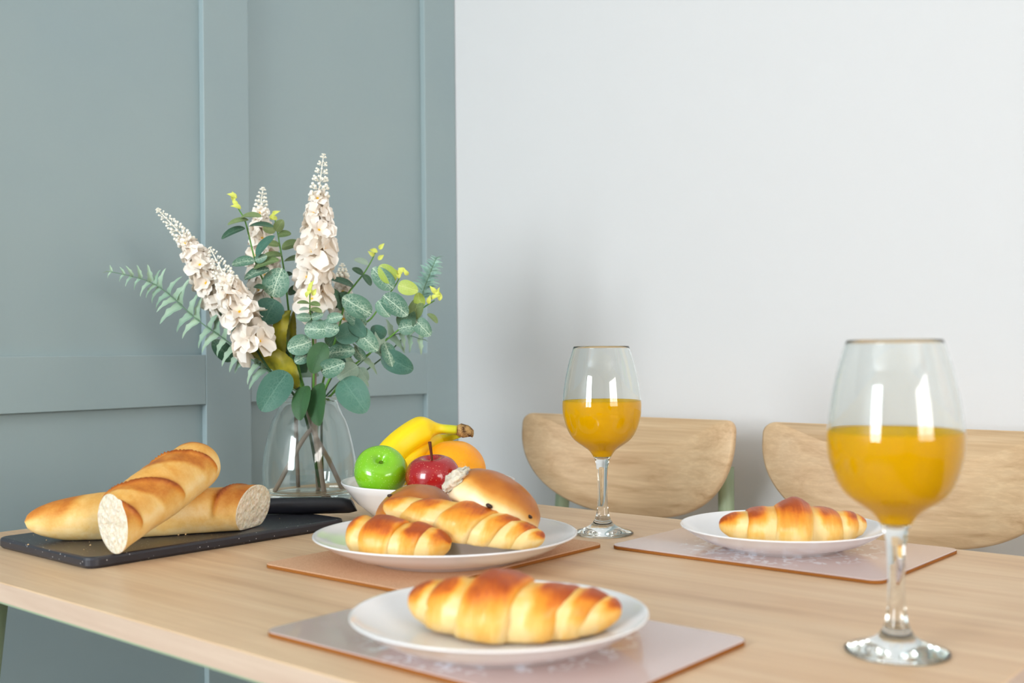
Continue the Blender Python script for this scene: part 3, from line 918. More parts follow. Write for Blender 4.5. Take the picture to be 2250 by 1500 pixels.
# ================================================================== fruit
def apple(label, p, R, material, axis, stalk, seed):
    u = Vector(axis).normalized(); s = u.cross(rt).normalized(); x = s.cross(u).normalized()
    a = thing('apple', label, 'apple', axes(p, x, s, u), 'apples in the bowl')
    pr = [(0, -0.74), (0.10, -0.78), (0.24, -0.86), (0.42, -0.84), (0.66, -0.66), (0.88, -0.32), (0.99, 0.06), (1.0, 0.28), (0.93, 0.54), (0.78, 0.76), (0.56, 0.89), (0.36, 0.90), (0.20, 0.82), (0.08, 0.68), (0, 0.62)]
    pr = [(r * R, z * R) for r, z in smooth_prof(pr, 44)]
    pr[0] = (0, pr[0][1]); pr[-1] = (0, pr[-1][1])
    obj('skin', lathe('skin', pr, 48, 0.012), material, a)
    if stalk:
        obj('stalk', tube('stalk', [(0, 0, 0.60 * R), (0.02 * R, 0, 0.9 * R), (-0.02 * R, 0.02 * R, stalk * R)], lambda t: 0.0013 + 0.0012 * abs(t - 0.3) ** 1.5, 8, 10), M['stalk'], a, label='thin brown stalk')
    else:
        vs = []
        me = lathe('calyx', [(0, -0.02 * R), (0.10 * R, 0.0), (0.13 * R, 0.05 * R), (0.05 * R, 0.04 * R), (0, 0.02 * R)], 10, 0.25)
        obj('calyx', me, M['calyx'], a, T(0, 0, 0.64 * R), label='dull green calyx')
def at(right, fwd, z, o=BW):
    p = Vector((o[0], o[1], 0)) + rt * right + fw * fwd; p.z = TZ + z
    return p
apple('shiny green apple at the left of the bowl', at(-0.0525, -0.0385, 0.0640), 0.0312, M['apple_green'], Vector((0, 0, 0.80)) - fw * 0.75 + rt * 0.1, None, 1)
apple('glossy red apple with upright stalk in the bowl', at(0.0105, -0.0660, 0.0580), 0.0312, M['apple_red'], Vector((0, 0, 1)) - fw * 0.16 + rt * -0.05, 1.50, 2)
og = thing('orange', 'large yellow orange at the back right of the bowl', 'orange', T(*at(0.0285, 0.0350, 0.0590)))
V = []
sph = lathe('peel', [(math.sin(pi * i / 40) * 0.0405, -math.cos(pi * i / 40) * 0.0385 * (1 - 0.05 * math.exp(-((i - 40) / 3.0) ** 2))) for i in range(41)], 64, 0.003)
obj('peel', sph, M['orange'], og)

# bananas: bunch of two joined at a dry crown
bun_ = thing('banana_bunch', 'bunch of two yellow bananas behind the apples', 'bananas', T(BW[0], BW[1], TZ) @ RZ(TH))
def banana(pts, R, seed):
    P = spline(pts, 46)
    rows, att = [], []
    for i, (p, t, s, u) in enumerate(frames(P, Vector((0, 1, 0)))):
        f = i / 45
        r = R * (sm(-0.02, 0.16, f) ** 0.6) * (1 - 0.68 * sm(0.62, 0.90, f)) 
        r = max(r, 0.003)
        row = []
        for k in range(25):
            a = 2 * pi * k / 25
            rr = r * (1 + 0.045 * math.cos(5 * a + seed))
            row.append(p + s * rr * math.cos(a) + u * rr * math.sin(a))
            att.append(0.75 * sm(0.80, 0.95, f) + 0.5 * sm(0.06, 0.0, f))
        rows.append(row)
    V, F = grid(rows, True, True, True)
    obj('banana', mesh('banana', V, F, True, att), M['banana'], bun_)
banana([(-0.0640, 0.028, 0.0480), (-0.0520, 0.033, 0.0740), (-0.0412, 0.042, 0.0880), (-0.0235, 0.052, 0.1015), (-0.0090, 0.062, 0.1085), (0.0060, 0.067, 0.1095), (0.0310, 0.070, 0.1075)], 0.0184, 0.3)
banana([(-0.0460, 0.030, 0.0400), (-0.0340, 0.038, 0.0600), (-0.0200, 0.056, 0.0750), (-0.0040, 0.088, 0.0840), (0.0120, 0.104, 0.0915), (0.0340, 0.080, 0.1020)], 0.0168, 1.2)
cm = tube('crown', [(0.0285, 0.072, 0.1070), (0.0372, 0.073, 0.1065), (0.0438, 0.073, 0.1040), (0.0445, 0.073, 0.0985)], lambda t: 0.0058 + 0.0028 * math.sin(t * 2.6), 12, 12)
for v in cm.vertices:
    v.co += Vector((noise.noise(v.co * 300), 0, noise.noise(v.co * 260 + Vector((5, 0, 0))))) * 0.0022
obj('crown', cm, M['banana_tip'], bun_, label='dry brown crown')

# bouquet points in centimetres, in the vase frame (right, away, up)
SPRIGS = {'front': [([(1.54, -7.0, 28.98), (1.33, -6.0, 26.57), (1.32, -5.0, 25.37), (1.36, -4.0, 22.28), (1.28, -3.0, 19.15), (0.93, -2.0, 14.71)],
            [((1.43, -6.83, 27.4), (0.0, -7.63, 27.62), 0.51, 'o'), ((1.43, -6.83, 27.4), (2.92, -7.63, 27.22), 0.64, 'o'), ((1.38, -6.57, 26.67), (0.19, -7.37, 26.65), 0.51, 'p'),
             ((1.44, -6.57, 26.67), (3.11, -7.37, 26.38), 0.58, 'o'), ((1.53, -6.14, 25.46), (-0.28, -6.94, 25.57), 1.28, 'v'), ((1.53, -6.14, 25.46), (3.16, -6.94, 25.91), 1.16, 'v'),
             ((0.44, -5.62, 24.0), (4.27, -6.42, 23.83), 2.82, 'v'), ((1.3, -5.01, 22.27), (-1.77, -5.81, 21.3), 2.95, 'v'), ((0.66, -4.36, 20.41), (-0.93, -5.16, 19.56), 1.8, 'v'),
             ((3.03, -4.97, 22.13), (1.4, -5.77, 18.06), 2.95, 'g'), ((2.5, -5.0, 18.16), (5.75, -7.5, 19.15), 2.7, 'v'), ((3.61, -6.05, 25.19), (5.71, -6.85, 25.64), 1.54, 'v'),
             ((2.68, -5.7, 24.23), (5.15, -6.5, 23.82), 2.57, 'v'), ((0.5, -5.0, 16.32), (-0.29, -7.5, 12.07), 2.57, 'g'), ((2.43, -5.0, 16.68), (2.02, -7.5, 11.26), 2.95, 'g'),
             ((-1.96, -5.0, 18.2), (-5.03, -7.5, 13.27), 4.37, 't'), ((5.47, -5.0, 17.15), (8.75, -7.5, 13.03), 4.37, 't')],
            [(1.61, -7.4, 28.95), (2.04, -7.4, 28.58), (1.18, -7.4, 28.35), (1.74, -7.4, 29.44)])],
 'left': [([(-9.64, -3.0, 42.06), (-8.95, -2.57, 40.54), (-8.18, -2.14, 38.82), (-7.07, -1.71, 33.79), (-5.92, -1.29, 30.64), (-4.77, -0.86, 28.1), (-2.69, -0.43, 21.07), (-0.72, -0.0, 14.65)],
           [((-8.69, -3.13, 39.59), (-5.74, -3.93, 39.9), 1.03, 'o'), ((-7.57, -3.09, 39.2), (-10.32, -3.89, 38.82), 0.77, 'o'), ((-7.6, -2.99, 38.34), (-4.16, -3.79, 38.59), 0.9, 'd'),
            ((-8.12, -2.96, 38.09), (-11.31, -3.76, 36.97), 1.16, 'd'), ((-6.75, -2.52, 34.1), (-4.46, -3.32, 37.14), 1.8, 't'), ((-6.89, -2.46, 33.6), (-9.91, -3.26, 33.31), 1.54, 'v'),
            ((-6.89, -2.46, 33.6), (-5.19, -3.26, 34.08), 1.28, 'v'), ((-7.18, -2.35, 32.6), (-3.71, -3.15, 34.01), 1.28, 'o'), ((-4.91, -2.34, 32.45), (-8.38, -3.14, 31.42), 1.67, 'v'),
            ((-4.66, -1.91, 28.56), (-3.32, -2.71, 32.41), 3.98, 'v'), ((-4.17, -1.87, 28.18), (-5.78, -2.67, 25.0), 4.24, 't'), ((-7.14, -2.08, 30.09), (-5.57, -2.88, 29.9), 0.77, 'd'),
            ((-3.07, 3.0, 20.43), (-5.44, 2.0, 22.92), 2.57, 'd'), ((0.84, 3.0, 19.09), (-1.3, 2.0, 21.07), 2.57, 'd'), ((3.46, 3.0, 19.06), (5.46, 2.0, 21.65), 2.57, 't'),
            ((0.25, 3.0, 25.63), (-1.24, 2.0, 28.21), 1.93, 'd'), ((2.17, 3.0, 21.69), (3.92, 2.0, 23.62), 2.31, 'd'), ((-3.08, 3.0, 19.12), (-4.68, 2.0, 20.45), 1.93, 't'),
            ((-11.44, 3.0, 19.72), (-14.01, 2.0, 22.61), 2.44, 'd'), ((-4.53, 3.0, 17.96), (-1.35, 2.0, 15.74), 2.57, 'd'), ((-1.79, 3.0, 17.15), (-2.86, 2.0, 20.69), 3.34, 'd'),
            ((-3.35, 3.0, 17.43), (0.82, 2.0, 18.06), 1.16, 'p')],
           [(-9.54, -3.4, 42.01), (-9.11, -3.4, 41.31), (-8.74, -3.4, 40.81), (-9.29, -3.4, 42.32)]),
          ([(-5.22, 2.0, 40.58), (-4.75, 1.86, 38.61), (-4.29, 1.71, 36.0), (-3.83, 1.57, 33.39), (-3.43, 1.43, 30.79), (-3.05, 1.29, 26.9), (-2.04, 1.14, 20.42), (-0.65, 1.0, 14.6)],
           [((-4.81, 1.51, 38.19), (-6.43, 0.71, 38.5), 1.41, 'o'), ((-4.81, 1.5, 38.06), (-3.72, 0.7, 39.5), 1.54, 'o'), ((-4.55, 1.48, 37.53), (-2.64, 0.68, 37.75), 1.09, 'o'),
            ((-4.29, 1.43, 36.1), (-5.92, 0.63, 36.42), 0.96, 'o'), ((-4.03, 1.41, 35.71), (-1.35, 0.61, 36.51), 1.48, 'o'), ((-3.9, 1.37, 34.67), (-6.57, 0.57, 34.75), 0.96, 'o'),
            ((-3.65, 1.34, 33.89), (0.13, 0.54, 34.43), 1.22, 'o'), ((-3.13, 1.16, 29.22), (-0.9, 0.36, 30.18), 1.41, 'd'), ((-3.91, 1.26, 31.82), (-2.45, 0.46, 32.0), 0.71, 'd')],
           [(-5.13, 1.6, 40.53), (-4.81, 1.6, 39.88), (-5.39, 1.6, 39.89)])],
 'right': [([(9.22, 3.0, 35.22), (8.53, 2.71, 33.7), (7.57, 2.43, 32.06), (6.3, 2.14, 30.42), (5.02, 1.86, 28.47), (4.06, 1.57, 24.26), (2.44, 1.29, 19.09), (1.29, 1.0, 14.59)],
            [((8.24, 2.42, 33.35), (6.41, 1.62, 34.15), 0.9, 'p'), ((7.46, 2.29, 31.92), (8.72, 1.49, 30.43), 0.83, 'd'), ((7.46, 2.29, 31.92), (6.15, 1.49, 32.78), 0.9, 'd'),
             ((6.17, 2.11, 30.1), (3.07, 1.31, 31.63), 1.09, 'd'), ((4.5, 1.78, 26.72), (3.36, 0.98, 30.05), 1.28, 'd'), ((4.35, 2.05, 29.46), (5.88, 1.25, 27.59), 1.16, 'd'),
             ((4.49, 1.9, 27.89), (2.68, 1.1, 27.61), 1.41, 'd')],
            [(9.27, 2.6, 35.18), (9.86, 2.6, 35.64), (8.88, 2.6, 34.67), (9.72, 2.6, 34.14)]),
           ([(13.33, -3.0, 31.3), (12.53, -2.71, 29.88), (10.72, -2.43, 27.58), (9.08, -2.14, 25.39), (7.45, -1.86, 24.27), (5.48, -1.57, 21.51), (3.5, -1.29, 17.84), (1.89, -1.0, 14.53)],
            [((12.6, -3.3, 30.47), (10.58, -4.1, 32.55), 2.44, 'y'), ((12.97, -3.24, 29.97), (15.67, -4.04, 29.14), 2.12, 'y'), ((12.33, -3.18, 29.47), (9.57, -3.98, 32.2), 2.7, 'v'),
             ((10.93, -3.08, 28.61), (14.25, -3.88, 25.92), 2.95, 'v'), ((10.16, -2.99, 27.87), (11.74, -3.79, 25.69), 2.05, 'v'), ((9.23, -2.76, 26.0), (5.34, -3.56, 28.26), 3.21, 'v'),
             ((8.43, -2.57, 24.37), (5.67, -3.37, 26.39), 2.18, 'v'), ((7.04, -2.52, 24.01), (9.88, -3.32, 20.96), 2.82, 'v'), ((7.54, -2.52, 24.0), (4.38, -3.32, 22.76), 3.21, 't'),
             ((6.83, -2.16, 20.98), (2.8, -2.96, 20.77), 2.18, 'v'), ((6.32, -2.69, 25.4), (8.29, -3.49, 22.97), 2.18, 't')],
            [(13.88, -3.4, 31.95), (13.12, -3.4, 31.15), (14.31, -3.4, 31.45), (13.37, -3.4, 31.58)]),
           ([(17.87, -1.0, 27.9), (15.94, -0.83, 26.65), (12.71, -0.67, 23.81), (9.15, -0.5, 20.97), (5.91, -0.33, 18.44), (3.29, -0.17, 14.94), (2.1, -0.0, 13.98)],
            [((15.98, -1.33, 26.94), (15.62, -2.13, 28.87), 1.67, 'y'), ((16.92, -1.27, 26.11), (18.37, -2.07, 24.93), 0.77, 'o'), ((14.68, -1.21, 25.24), (15.86, -2.01, 28.18), 2.18, 'o'),
             ((15.0, -1.22, 25.37), (17.21, -2.02, 23.04), 2.31, 'v'), ((13.33, -1.12, 23.98), (14.57, -1.92, 26.74), 2.82, 'd'), ((12.76, -1.12, 23.99), (15.19, -1.92, 24.46), 2.31, 'v'),
             ((10.47, -0.87, 20.57), (10.08, -1.67, 23.75), 1.41, 'p'), ((10.81, -0.98, 22.1), (12.08, -1.78, 18.91), 2.05, 'v'), ((10.34, -0.86, 20.45), (14.6, -1.66, 18.13), 3.21, 't'),
             ((11.02, -1.05, 22.99), (9.1, -1.85, 24.13), 2.05, 't'), ((6.99, -0.75, 18.82), (4.3, -1.55, 17.2), 2.7, 'p'), ((7.24, -0.73, 18.56), (8.35, -1.53, 16.78), 1.67, 'p'),
             ((7.9, -0.81, 19.7), (6.63, -1.61, 21.37), 1.67, 'v')],
            [(17.07, -1.4, 27.63), (17.59, -1.4, 28.2), (18.35, -1.4, 28.63), (17.91, -1.4, 29.02), (18.6, -1.4, 28.12)])]}
SPIKES = {'A': {'axis': [(2.69, -2.0, 48.23), (1.93, -2.0, 41.91), (1.16, -2.0, 26.1)], 'bud': 0.285, 'w': [0.58, 1.28, 3.08]},
 'B1': {'axis': [(-20.8, -1.0, 40.98), (-16.89, -1.0, 36.49), (-11.12, -1.0, 26.24)], 'bud': 0.36, 'w': [0.51, 1.16, 2.57]},
 'B2': {'axis': [(-12.36, -5.0, 35.11), (-9.74, -5.0, 29.69), (-6.28, -5.0, 21.41)], 'bud': 0.4, 'w': [0.51, 1.54, 3.08]},
 'C': {'axis': [(-7.36, 5.0, 44.76), (-7.72, 5.0, 40.66), (-7.38, 5.0, 27.08)], 'bud': 0.235, 'w': [0.45, 1.03, 2.57]},
 'D': {'axis': [(3.91, 6.0, 33.68), (3.89, 6.0, 31.55), (3.69, 6.0, 24.03)], 'bud': 0.22, 'w': [0.45, 0.83, 1.67]}}
FERNS = [[(-26.94, -2.0, 32.23), (-22.26, -1.86, 31.06), (-19.15, -1.71, 29.14), (-15.42, -1.57, 25.63), (-11.04, -1.43, 22.42), (-7.29, -1.29, 19.52), (-3.22, -1.14, 16.62), (-0.53, -1.0, 14.56)],
 [(17.7, 5.0, 34.27), (16.87, 4.4, 32.12), (15.9, 3.8, 29.46), (14.94, 3.2, 26.16), (11.36, 2.6, 20.95), (2.28, 2.0, 14.41)],
 [(15.66, 2.0, 22.54), (12.79, 1.6, 23.4), (10.24, 1.2, 22.25), (7.68, 0.8, 19.69), (4.82, 0.4, 17.15), (2.1, -0.0, 14.36)]]
OLIVE = [([(-1.01, -3.0, 15.9), (-2.81, -3.0, 18.87), (-5.31, -3.0, 20.46), (-7.82, -3.0, 20.74)], 3.21), ([(-3.19, -2.0, 20.32), (-3.8, -2.0, 22.98), (-3.15, -2.0, 25.5), (-2.0, -2.0, 26.63)], 2.44),
 ([(-2.13, -0.0, 21.07), (-2.43, -0.0, 23.64), (-2.02, -0.0, 26.84)], 1.67)]
STEMS = {'A': [(0.98, -1.0, 26.13), (0.94, -1.33, 14.68), (0.96, -1.67, 10.89), (2.45, -2.0, 0.59)],
 'C': [(-7.38, 5.0, 27.08), (-4.71, 4.62, 20.44), (-2.38, 4.25, 15.15), (-2.67, 3.87, 10.56), (-2.35, 3.5, 1.41)],
 'front': [(0.93, -2.0, 14.71), (0.7, 0.5, 10.75), (0.68, 3.0, 0.26)],
 'left': [(-0.72, -0.0, 14.65), (0.65, -0.0, 9.5), (2.67, -0.0, 5.64), (4.62, -0.0, 1.39)],
 'right': [(1.72, -0.0, 14.5), (0.72, -0.33, 10.81), (-1.16, -0.67, 7.97), (-4.78, -1.0, 1.35)]}

# ================================================================== vase and flowers
VM = T(-1.217, 0.984, TZ) @ RZ(TH)          # x to the right, y away, z up; flower points below are in centimetres
vp = [(0.0436, 0.1450), (0.0428, 0.1418), (0.0405, 0.1392), (0.0412, 0.1350), (0.0456, 0.1240), (0.0520, 0.1117), (0.0572, 0.0950), (0.0618, 0.0745), (0.0644, 0.0600), (0.0656, 0.0450), (0.0654, 0.0320), (0.0635, 0.0180), (0.0600, 0.0060), (0.0570, 0.0010)]
outer = smooth_prof(vp, 48)[::-1]
inner = [(r - 0.0026, z) for r, z in outer if z > 0.016]
prof = [(0, 0.003), (0.050, 0.002), (0.0555, 0.0)] + outer + [(0.0428, 0.1463), (0.0412, 0.1462)] + inner[::-1] + [(inner[0][0] * 0.95, 0.0135), (inner[0][0] * 0.6, 0.0125), (0, 0.0125)]
tag(obj('glass_vase', lathe('glass_vase', prof, 96), M['vase_glass'], None, VM), 'clear bottle shaped glass vase holding the flowers', 'vase')

def leaf_mesh(name, shape, cup=0.10, fold=0.12, th=0.012, nu=13, nv=7, curl=0.1):
    """leaf of unit length along x and unit width along y, two sheets meeting at the rim"""
    V, F = [], []
    def pt(i, j, sgn):
        t = (1 - math.cos(pi * i / (nu - 1))) / 2; v = j / (nv - 1) * 2 - 1
        w = 0.5 * shape(t)
        y = v * w
        z = -cup * (t - 0.4) ** 2 * 2 + fold * abs(v) * shape(t) * 0.5 - curl * t * t
        edge = (1 - v * v) * math.sin(pi * min(max(t, 0.0), 1.0))
        return (t, y, z + sgn * th * edge)
    for sgn in (1, -1):
        b = len(V)
        for i in range(nu):
            for j in range(nv):
                V.append(pt(i, j, sgn))
        for i in range(nu - 1):
            for j in range(nv - 1):
                q = (b + i * nv + j, b + (i + 1) * nv + j, b + (i + 1) * nv + j + 1, b + i * nv + j + 1)
                F.append(q if sgn > 0 else q[::-1])
    return mesh(name, V, F)
def round_shape(t):
    return max(0.02, 2.0 * math.sqrt(max(0.0, t * (1 - t))) * (1.06 - 0.16 * t))
LEAF = {}
for k in 'vtdgopy':
    LEAF[k] = leaf_mesh('leaf_' + k, round_shape)
    LEAF[k].materials.append(M['leaf_' + k])
SHOOT = leaf_mesh('shoot', lambda t: max(0.03, math.sin(pi * t ** 0.7)), 0.3, 0.3, 0.03)
SHOOT.materials.append(M['bud_yellow'])

def cmv(p):
    return Vector(p) * 0.01
CAM_L = Vector((0.0, -1.0, 0.0))
def put_leaf(parent, me, a, b, w, rnd, name='leaf', ratio=0.62):
    a = cmv(a); b = cmv(b); d = b - a; Ln = d.length; x = d.normalized()
    w *= 0.01
    wid = max(w, Ln * ratio)
    tilt = math.acos(max(0.25, min(1.0, w / wid)))
    n = (CAM_L - x * CAM_L.dot(x)).normalized()
    up = Vector((0, 0, 1)); up = up - x * up.dot(x)
    sgn = 1 if x.cross(n).z > 0 else -1
    n = (Matrix.Rotation(sgn * tilt + rnd.uniform(-0.12, 0.12), 4, x) @ n).normalized()
    y = n.cross(x).normalized()
    o = obj(name, me, None, parent, axes(a, x * Ln, y * wid, n * Ln))
    return o

def eucalyptus(key, label, lower):
    rnd = random.Random(len(key))
    e = thing('eucalyptus_branch', label, 'foliage', VM, 'eucalyptus branches in the vase')
    for sp, leaves, shoots in SPRIGS[key]:
        pts = [cmv(p) for p in sp]
        obj('sprig_stem', tube('sprig_stem', pts, lambda t: 0.0008 + 0.0010 * t, 8, 40), M['stem_green'], e)
        for a, b, w, k in leaves:
            put_leaf(e, LEAF[k], a, b, w, rnd)
        # pale yellow shoots at the tip
        tip = Vector(sp[0])
        for i, s_ in enumerate(shoots):
            s_ = Vector(s_)
            for q in range(1):
                ang = rnd.uniform(0, 2 * pi)
                dd = Vector((math.cos(ang) * 0.8, rnd.uniform(-0.5, 0.1), abs(math.sin(ang)) * 0.8 + 0.15)).normalized() * rnd.uniform(0.8, 1.2)
                put_leaf(e, SHOOT, s_ - dd * 0.25, s_ + dd, 0.65, rnd, 'shoot', 0.5)
    obj('main_stem', tube('main_stem', [cmv(p) for p in lower], 0.0033, 12, 24), M['stem_brown'], e, label='brown stem inside the vase')
    return e
eucalyptus('left', 'eucalyptus rising at the upper left with two leafy sprigs', STEMS['left'])
eucalyptus('right', 'eucalyptus spreading right with three yellow tipped sprigs', STEMS['right'])
eucalyptus('front', 'eucalyptus hanging over the front of the vase neck', STEMS['front'])

# cream flower spikes
def petal_shape(t):
    return max(0.12, math.sin(pi * min(1, 0.12 + 0.80 * t)) ** 0.55) * (0.55 + 0.5 * t)
PET = []
for i in range(3):
    me = leaf_mesh('petal', petal_shape, -0.10 + 0.1 * i, 0.34, 0.02, 7, 7, 0.10 + 0.12 * i)
    for v in me.vertices:
        v.co.z += 0.05 * math.sin(v.co.y * 14 + i) * v.co.x
    me.materials.append(M['petal']); PET.append(me)
CEN = lathe('floret', [(0, -0.0035), (0.0016, -0.003), (0.0022, 0.0), (0.0020, 0.0016), (0.0009, 0.0026), (0, 0.0028)], 10)
CEN.materials.append(M['stamen'])
def floret(parent, p, nrm, size, rnd):
    n = Vector(nrm).normalized(); x = n.orthogonal().normalized(); y = n.cross(x)
    a0 = rnd.uniform(0, 6)
    x, y = x * math.cos(a0) + y * math.sin(a0), y * math.cos(a0) - x * math.sin(a0)
    f = obj('floret', CEN, None, parent, axes(p, x, y, n))
    for ring, (cnt, el, sz) in enumerate(((5, 8, 1.0), (4, 40, 0.78))):
        for i in range(cnt):
            a = 2 * pi * (i + 0.5 * ring) / cnt + rnd.uniform(-0.25, 0.25)
            e_ = math.radians(el + rnd.uniform(-12, 12))
            L = size * sz * rnd.uniform(0.85, 1.12)
            d = Vector((math.cos(a) * math.cos(e_), math.sin(a) * math.cos(e_), math.sin(e_)))
            s = Vector((-math.sin(a), math.cos(a), 0)); u = d.cross(s).normalized()
            obj('petal', rnd.choice(PET), None, f, axes(d * 0.0012, d * L, s * L * rnd.uniform(0.95, 1.15), u * L))

def bud_ball(V, F, p, d, r):
    """small pear-shaped bud on a stalk"""
    d = d.normalized(); x = d.orthogonal().normalized(); y = d.cross(x)
    b = len(V); n = 6
    prof = [(0.35, -2.2), (0.3, -0.9), (0.85, -0.35), (1.0, 0.15), (0.75, 0.7), (0.25, 1.0)]
    for rr, z in prof:
        for k in range(n):
            a = 2 * pi * k / n
            V.append(p + x * (rr * r * math.cos(a)) + y * (rr * r * math.sin(a)) + d * (z * r))
    for i in range(len(prof) - 1):
        for k in range(n):
            F.append((b + i * n + k, b + i * n + (k + 1) % n, b + (i + 1) * n + (k + 1) % n, b + (i + 1) * n + k))
    F.append(tuple(b + (len(prof) - 1) * n + k for k in range(n)))

def spike(key, label, lower, seed, lower_mat, lower_r):
    rnd = random.Random(seed)
    S = SPIKES[key]
    e = thing('flower_spike', label, 'flower', VM, 'cream flower spikes in the vase')
    ax0 = spline([cmv(p) for p in S['axis']], 240)
    cum = [0.0]
    for i in range(239):
        cum.append(cum[-1] + (ax0[i + 1] - ax0[i]).length)
    ax = []
    for i in range(60):
        tgt = cum[-1] * i / 59; k = 0
        while k < 239 and cum[k] < tgt:
            k += 1
        ax.append(ax0[k])
    fr = frames(ax, Vector((0, 1, 0)))
    bud = S['bud']; w0, w1, w2 = [x * 0.01 for x in S['w']]
    Ltot = sum((ax[i + 1] - ax[i]).length for i in range(59))
    V, F = [], []
    nr = max(6, int(bud * Ltot / 0.0052))
    for i in range(nr):
        t = i / (nr - 1); k = int(t * bud * 59)
        p, tg, s, u = fr[k]; tg = -tg
        rad = w0 * 0.35 + (w1 - w0 * 0.35) * t ** 0.75
        nb = 5 + int(2 * t)
        for j in range(nb):
            a = 2 * pi * j / nb + i * 0.6
            d = (s * math.cos(a) + u * math.sin(a)) + tg * 0.55
            bud_ball(V, F, p + (s * math.cos(a) + u * math.sin(a)) * rad + tg * rad * 0.3, d, 0.0011 + 0.0016 * t)
    bb_ = obj('buds', mesh('buds', V, F), M['petal_bud'], e, label='tapering tip of tiny white buds')
    bb_['kind'] = 'stuff'
    # open florets
    pos = bud * 0.97
    row = 0
    while pos < 0.985:
        k = min(59, int(pos * 59)); p, tg, s, u = fr[k]; tg = -tg
        t = (pos - bud) / (1 - bud)
        R = w1 + (w2 - w1) * min(1, max(0.0, t * 2.4)) ** 0.8
        size = R * 0.80 + 0.002
        cnt = 4
        for j in range(cnt):
            a = 2 * pi * j / cnt + row * 0.9 + rnd.uniform(-0.2, 0.2)
            d = s * math.cos(a) + u * math.sin(a)
            n_ = d + tg * rnd.uniform(0.15, 0.6)
            floret(e, p + d * R * 0.38 + tg * rnd.uniform(-0.3, 0.3) * R, n_, size, rnd)
        pos += max(0.09, R * 1.15 / Ltot); row += 1
    obj('flower_stem', tube('flower_stem', ax[::6] + [ax[-1]], lambda t: 0.0007 + 0.0012 * t, 8), M['petal_bud'], e)
    obj('main_stem', tube('main_stem', [cmv(p) for p in lower], lower_r, 10, 30), lower_mat, e)
    return e
spike('A', 'tallest cream flower spike in the centre of the bouquet', STEMS['A'], 1, M['stem_brown'], 0.0036)
b1 = SPIKES['B1']['axis'][-1]; b2 = SPIKES['B2']['axis'][-1]; dd_ = SPIKES['D']['axis'][-1]
spike('B1', 'cream flower spike leaning furthest left', [b1, (-7.5, 0.2, 20.0), (-2.4, 0.8, 15.0), (-0.6, 1.2, 11.0), (1.0, 2.0, 1.6)], 2, M['stem_dark'], 0.0017)
B2 = spike('B2', 'full cream flower spike leaning left in front, lowest bloom', [b2, (-4.6, -3.4, 18.2), (-1.8, -2.0, 15.0), (-0.2, -0.8, 11.0), (1.3, 1.6, 1.6)], 3, M['stem_dark'], 0.0017)
spike('C', 'cream flower spike half hidden behind the left eucalyptus', STEMS['C'], 4, M['stem_brown'], 0.0029)
spike('D', 'small cream flower spike hidden behind the right eucalyptus', [dd_, (3.2, 4.6, 19.0), (1.8, 2.2, 15.0), (1.4, 1.8, 10.0), (1.6, 1.6, 1.6)], 5, M['stem_dark'], 0.0017)
# broad olive leaves on the front spike
for pts, w in OLIVE:
    P = spline([cmv(p) for p in pts], 22)
    V, F = [], []
    for i, p in enumerate(P):
        t = i / 21
        tg = (P[min(i + 1, 21)] - P[max(i - 1, 0)]).normalized()
        sd = Vector((-tg.z, 0, tg.x)).normalized()
        sd = (sd + Vector((0, 0.35, 0))).normalized()
        hw = 0.005 * w * max(0.05, abs(math.sin(pi * (0.06 + 0.93 * t ** 0.85))) ** 0.8)
        for sg in (1, -1):
            for j in range(7):
                v = j / 6 * 2 - 1
                ser = 1 + (0.06 * (i % 2) if abs(v) > 0.9 else 0)
                q = p + sd * (v * hw * ser) + Vector((0, -0.004 * (1 - abs(v)) + 0.0015 * math.sin(t * 14 + v * 2), 0)) + Vector((0, -sg * 0.0004 * (1 - v * v), 0))
                V.append(q)
    for i in range(21):
        for sg in range(2):
            for j in range(6):
                a = i * 14 + sg * 7 + j
                F.append((a, a + 1, a + 15, a + 14) if sg == 0 else (a, a + 14, a + 15, a + 1))
    obj('broad_leaf', mesh('broad_leaf', V, F), M['olive_leaf'], B2, label='olive green toothed leaf')

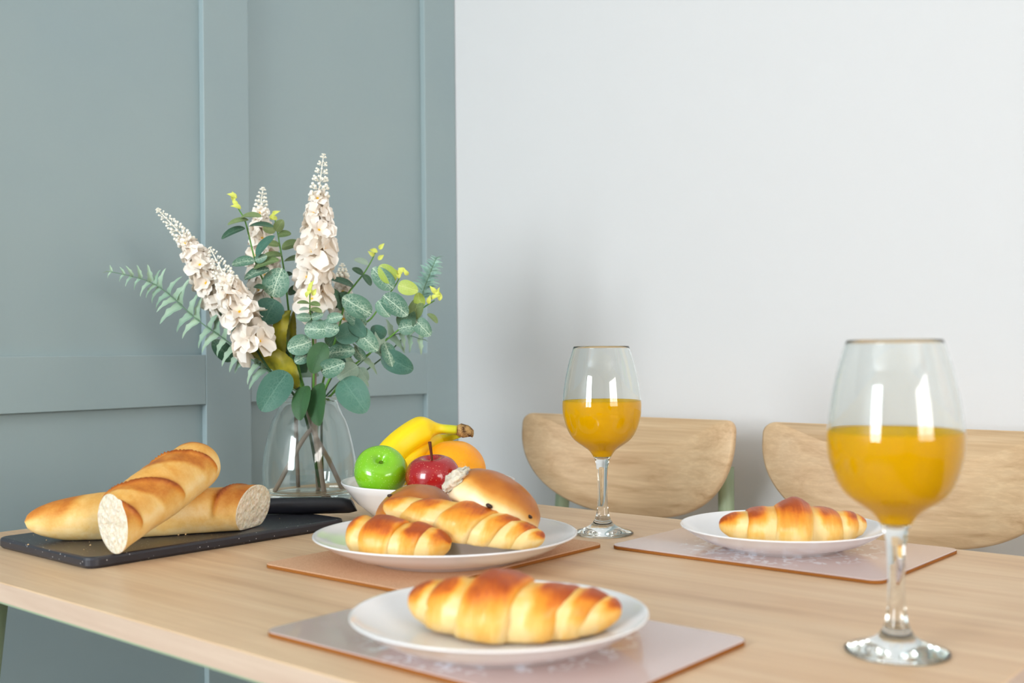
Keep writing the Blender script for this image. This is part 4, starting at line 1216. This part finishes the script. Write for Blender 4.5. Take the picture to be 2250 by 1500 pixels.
# ferns
FL = leaf_mesh('leaflet', lambda t: max(0.02, max(0.0, 1 - t) ** 0.7 * min(1, 0.45 + t * 3.2)) * (1 + 0.25 * math.sin(t * 16)), 0.25, 0.25, 0.02, 11, 5, 0.1)
FLB = FL.copy(); FL.materials.append(M['fern']); FLB.materials.append(M['fern_b'])
def fern(label, pts, lens, me, seed, count, droop):
    rnd = random.Random(seed)
    e = thing('fern_frond', label, 'fern', VM, 'fern fronds in the vase')
    P = spline([cmv(p) for p in pts], 60)
    # the stalk goes on down into the vase
    low = [P[-1], Vector((P[-1].x * 0.4, 0.012, 0.10)), Vector((0.012, 0.018, 0.0165))]
    obj('stalk', tube('stalk', P[::4] + low[0:1] + spline(low, 8)[1:], lambda t: 0.0005 + 0.0011 * t, 7), M['stem_fern'], e)
    for i in range(count):
        t = (i + 0.3) / count
        k = int(t * lens[3] * 59)
        p = P[k]; tg = (P[max(k - 1, 0)] - P[min(k + 1, 59)]).normalized()
        L = (lens[0] + (lens[1] - lens[0]) * min(1, t / lens[2])) * 0.01 * rnd.uniform(0.85, 1.15)
        side = Vector((-tg.z, 0, tg.x)).normalized()
        for sg in (1, -1):
            d = (side * sg * 1.0 + tg * rnd.uniform(0.35, 0.75) + Vector((rnd.uniform(-0.12, 0.12), rnd.uniform(-0.45, 0.25), -droop * t))).normalized()
            a = p * 100; b = (p + d * L) * 100
            put_leaf(e, me, a, b, L * 100 * 0.36, rnd, 'leaflet', 0.42)
    obj('tip_leaflet', me, None, e, axes(P[0], (P[0] - P[2]).normalized() * 0.012, Vector((0, 1, 0)) * 0.004, Vector((0, 0, 1)) * 0.012))
fern('long pale fern frond reaching far out to the left', FERNS[0], (1.1, 3.4, 0.42, 0.88), FL, 3, 22, 0.8)
fern('small blue green fern frond pointing up at the right', FERNS[1], (0.9, 1.9, 0.6, 0.5), FLB, 4, 16, 0.0)
fern('pale fern frond drooping low at the right', FERNS[2], (2.2, 3.0, 0.5, 0.86), FL, 5, 9, 0.8)
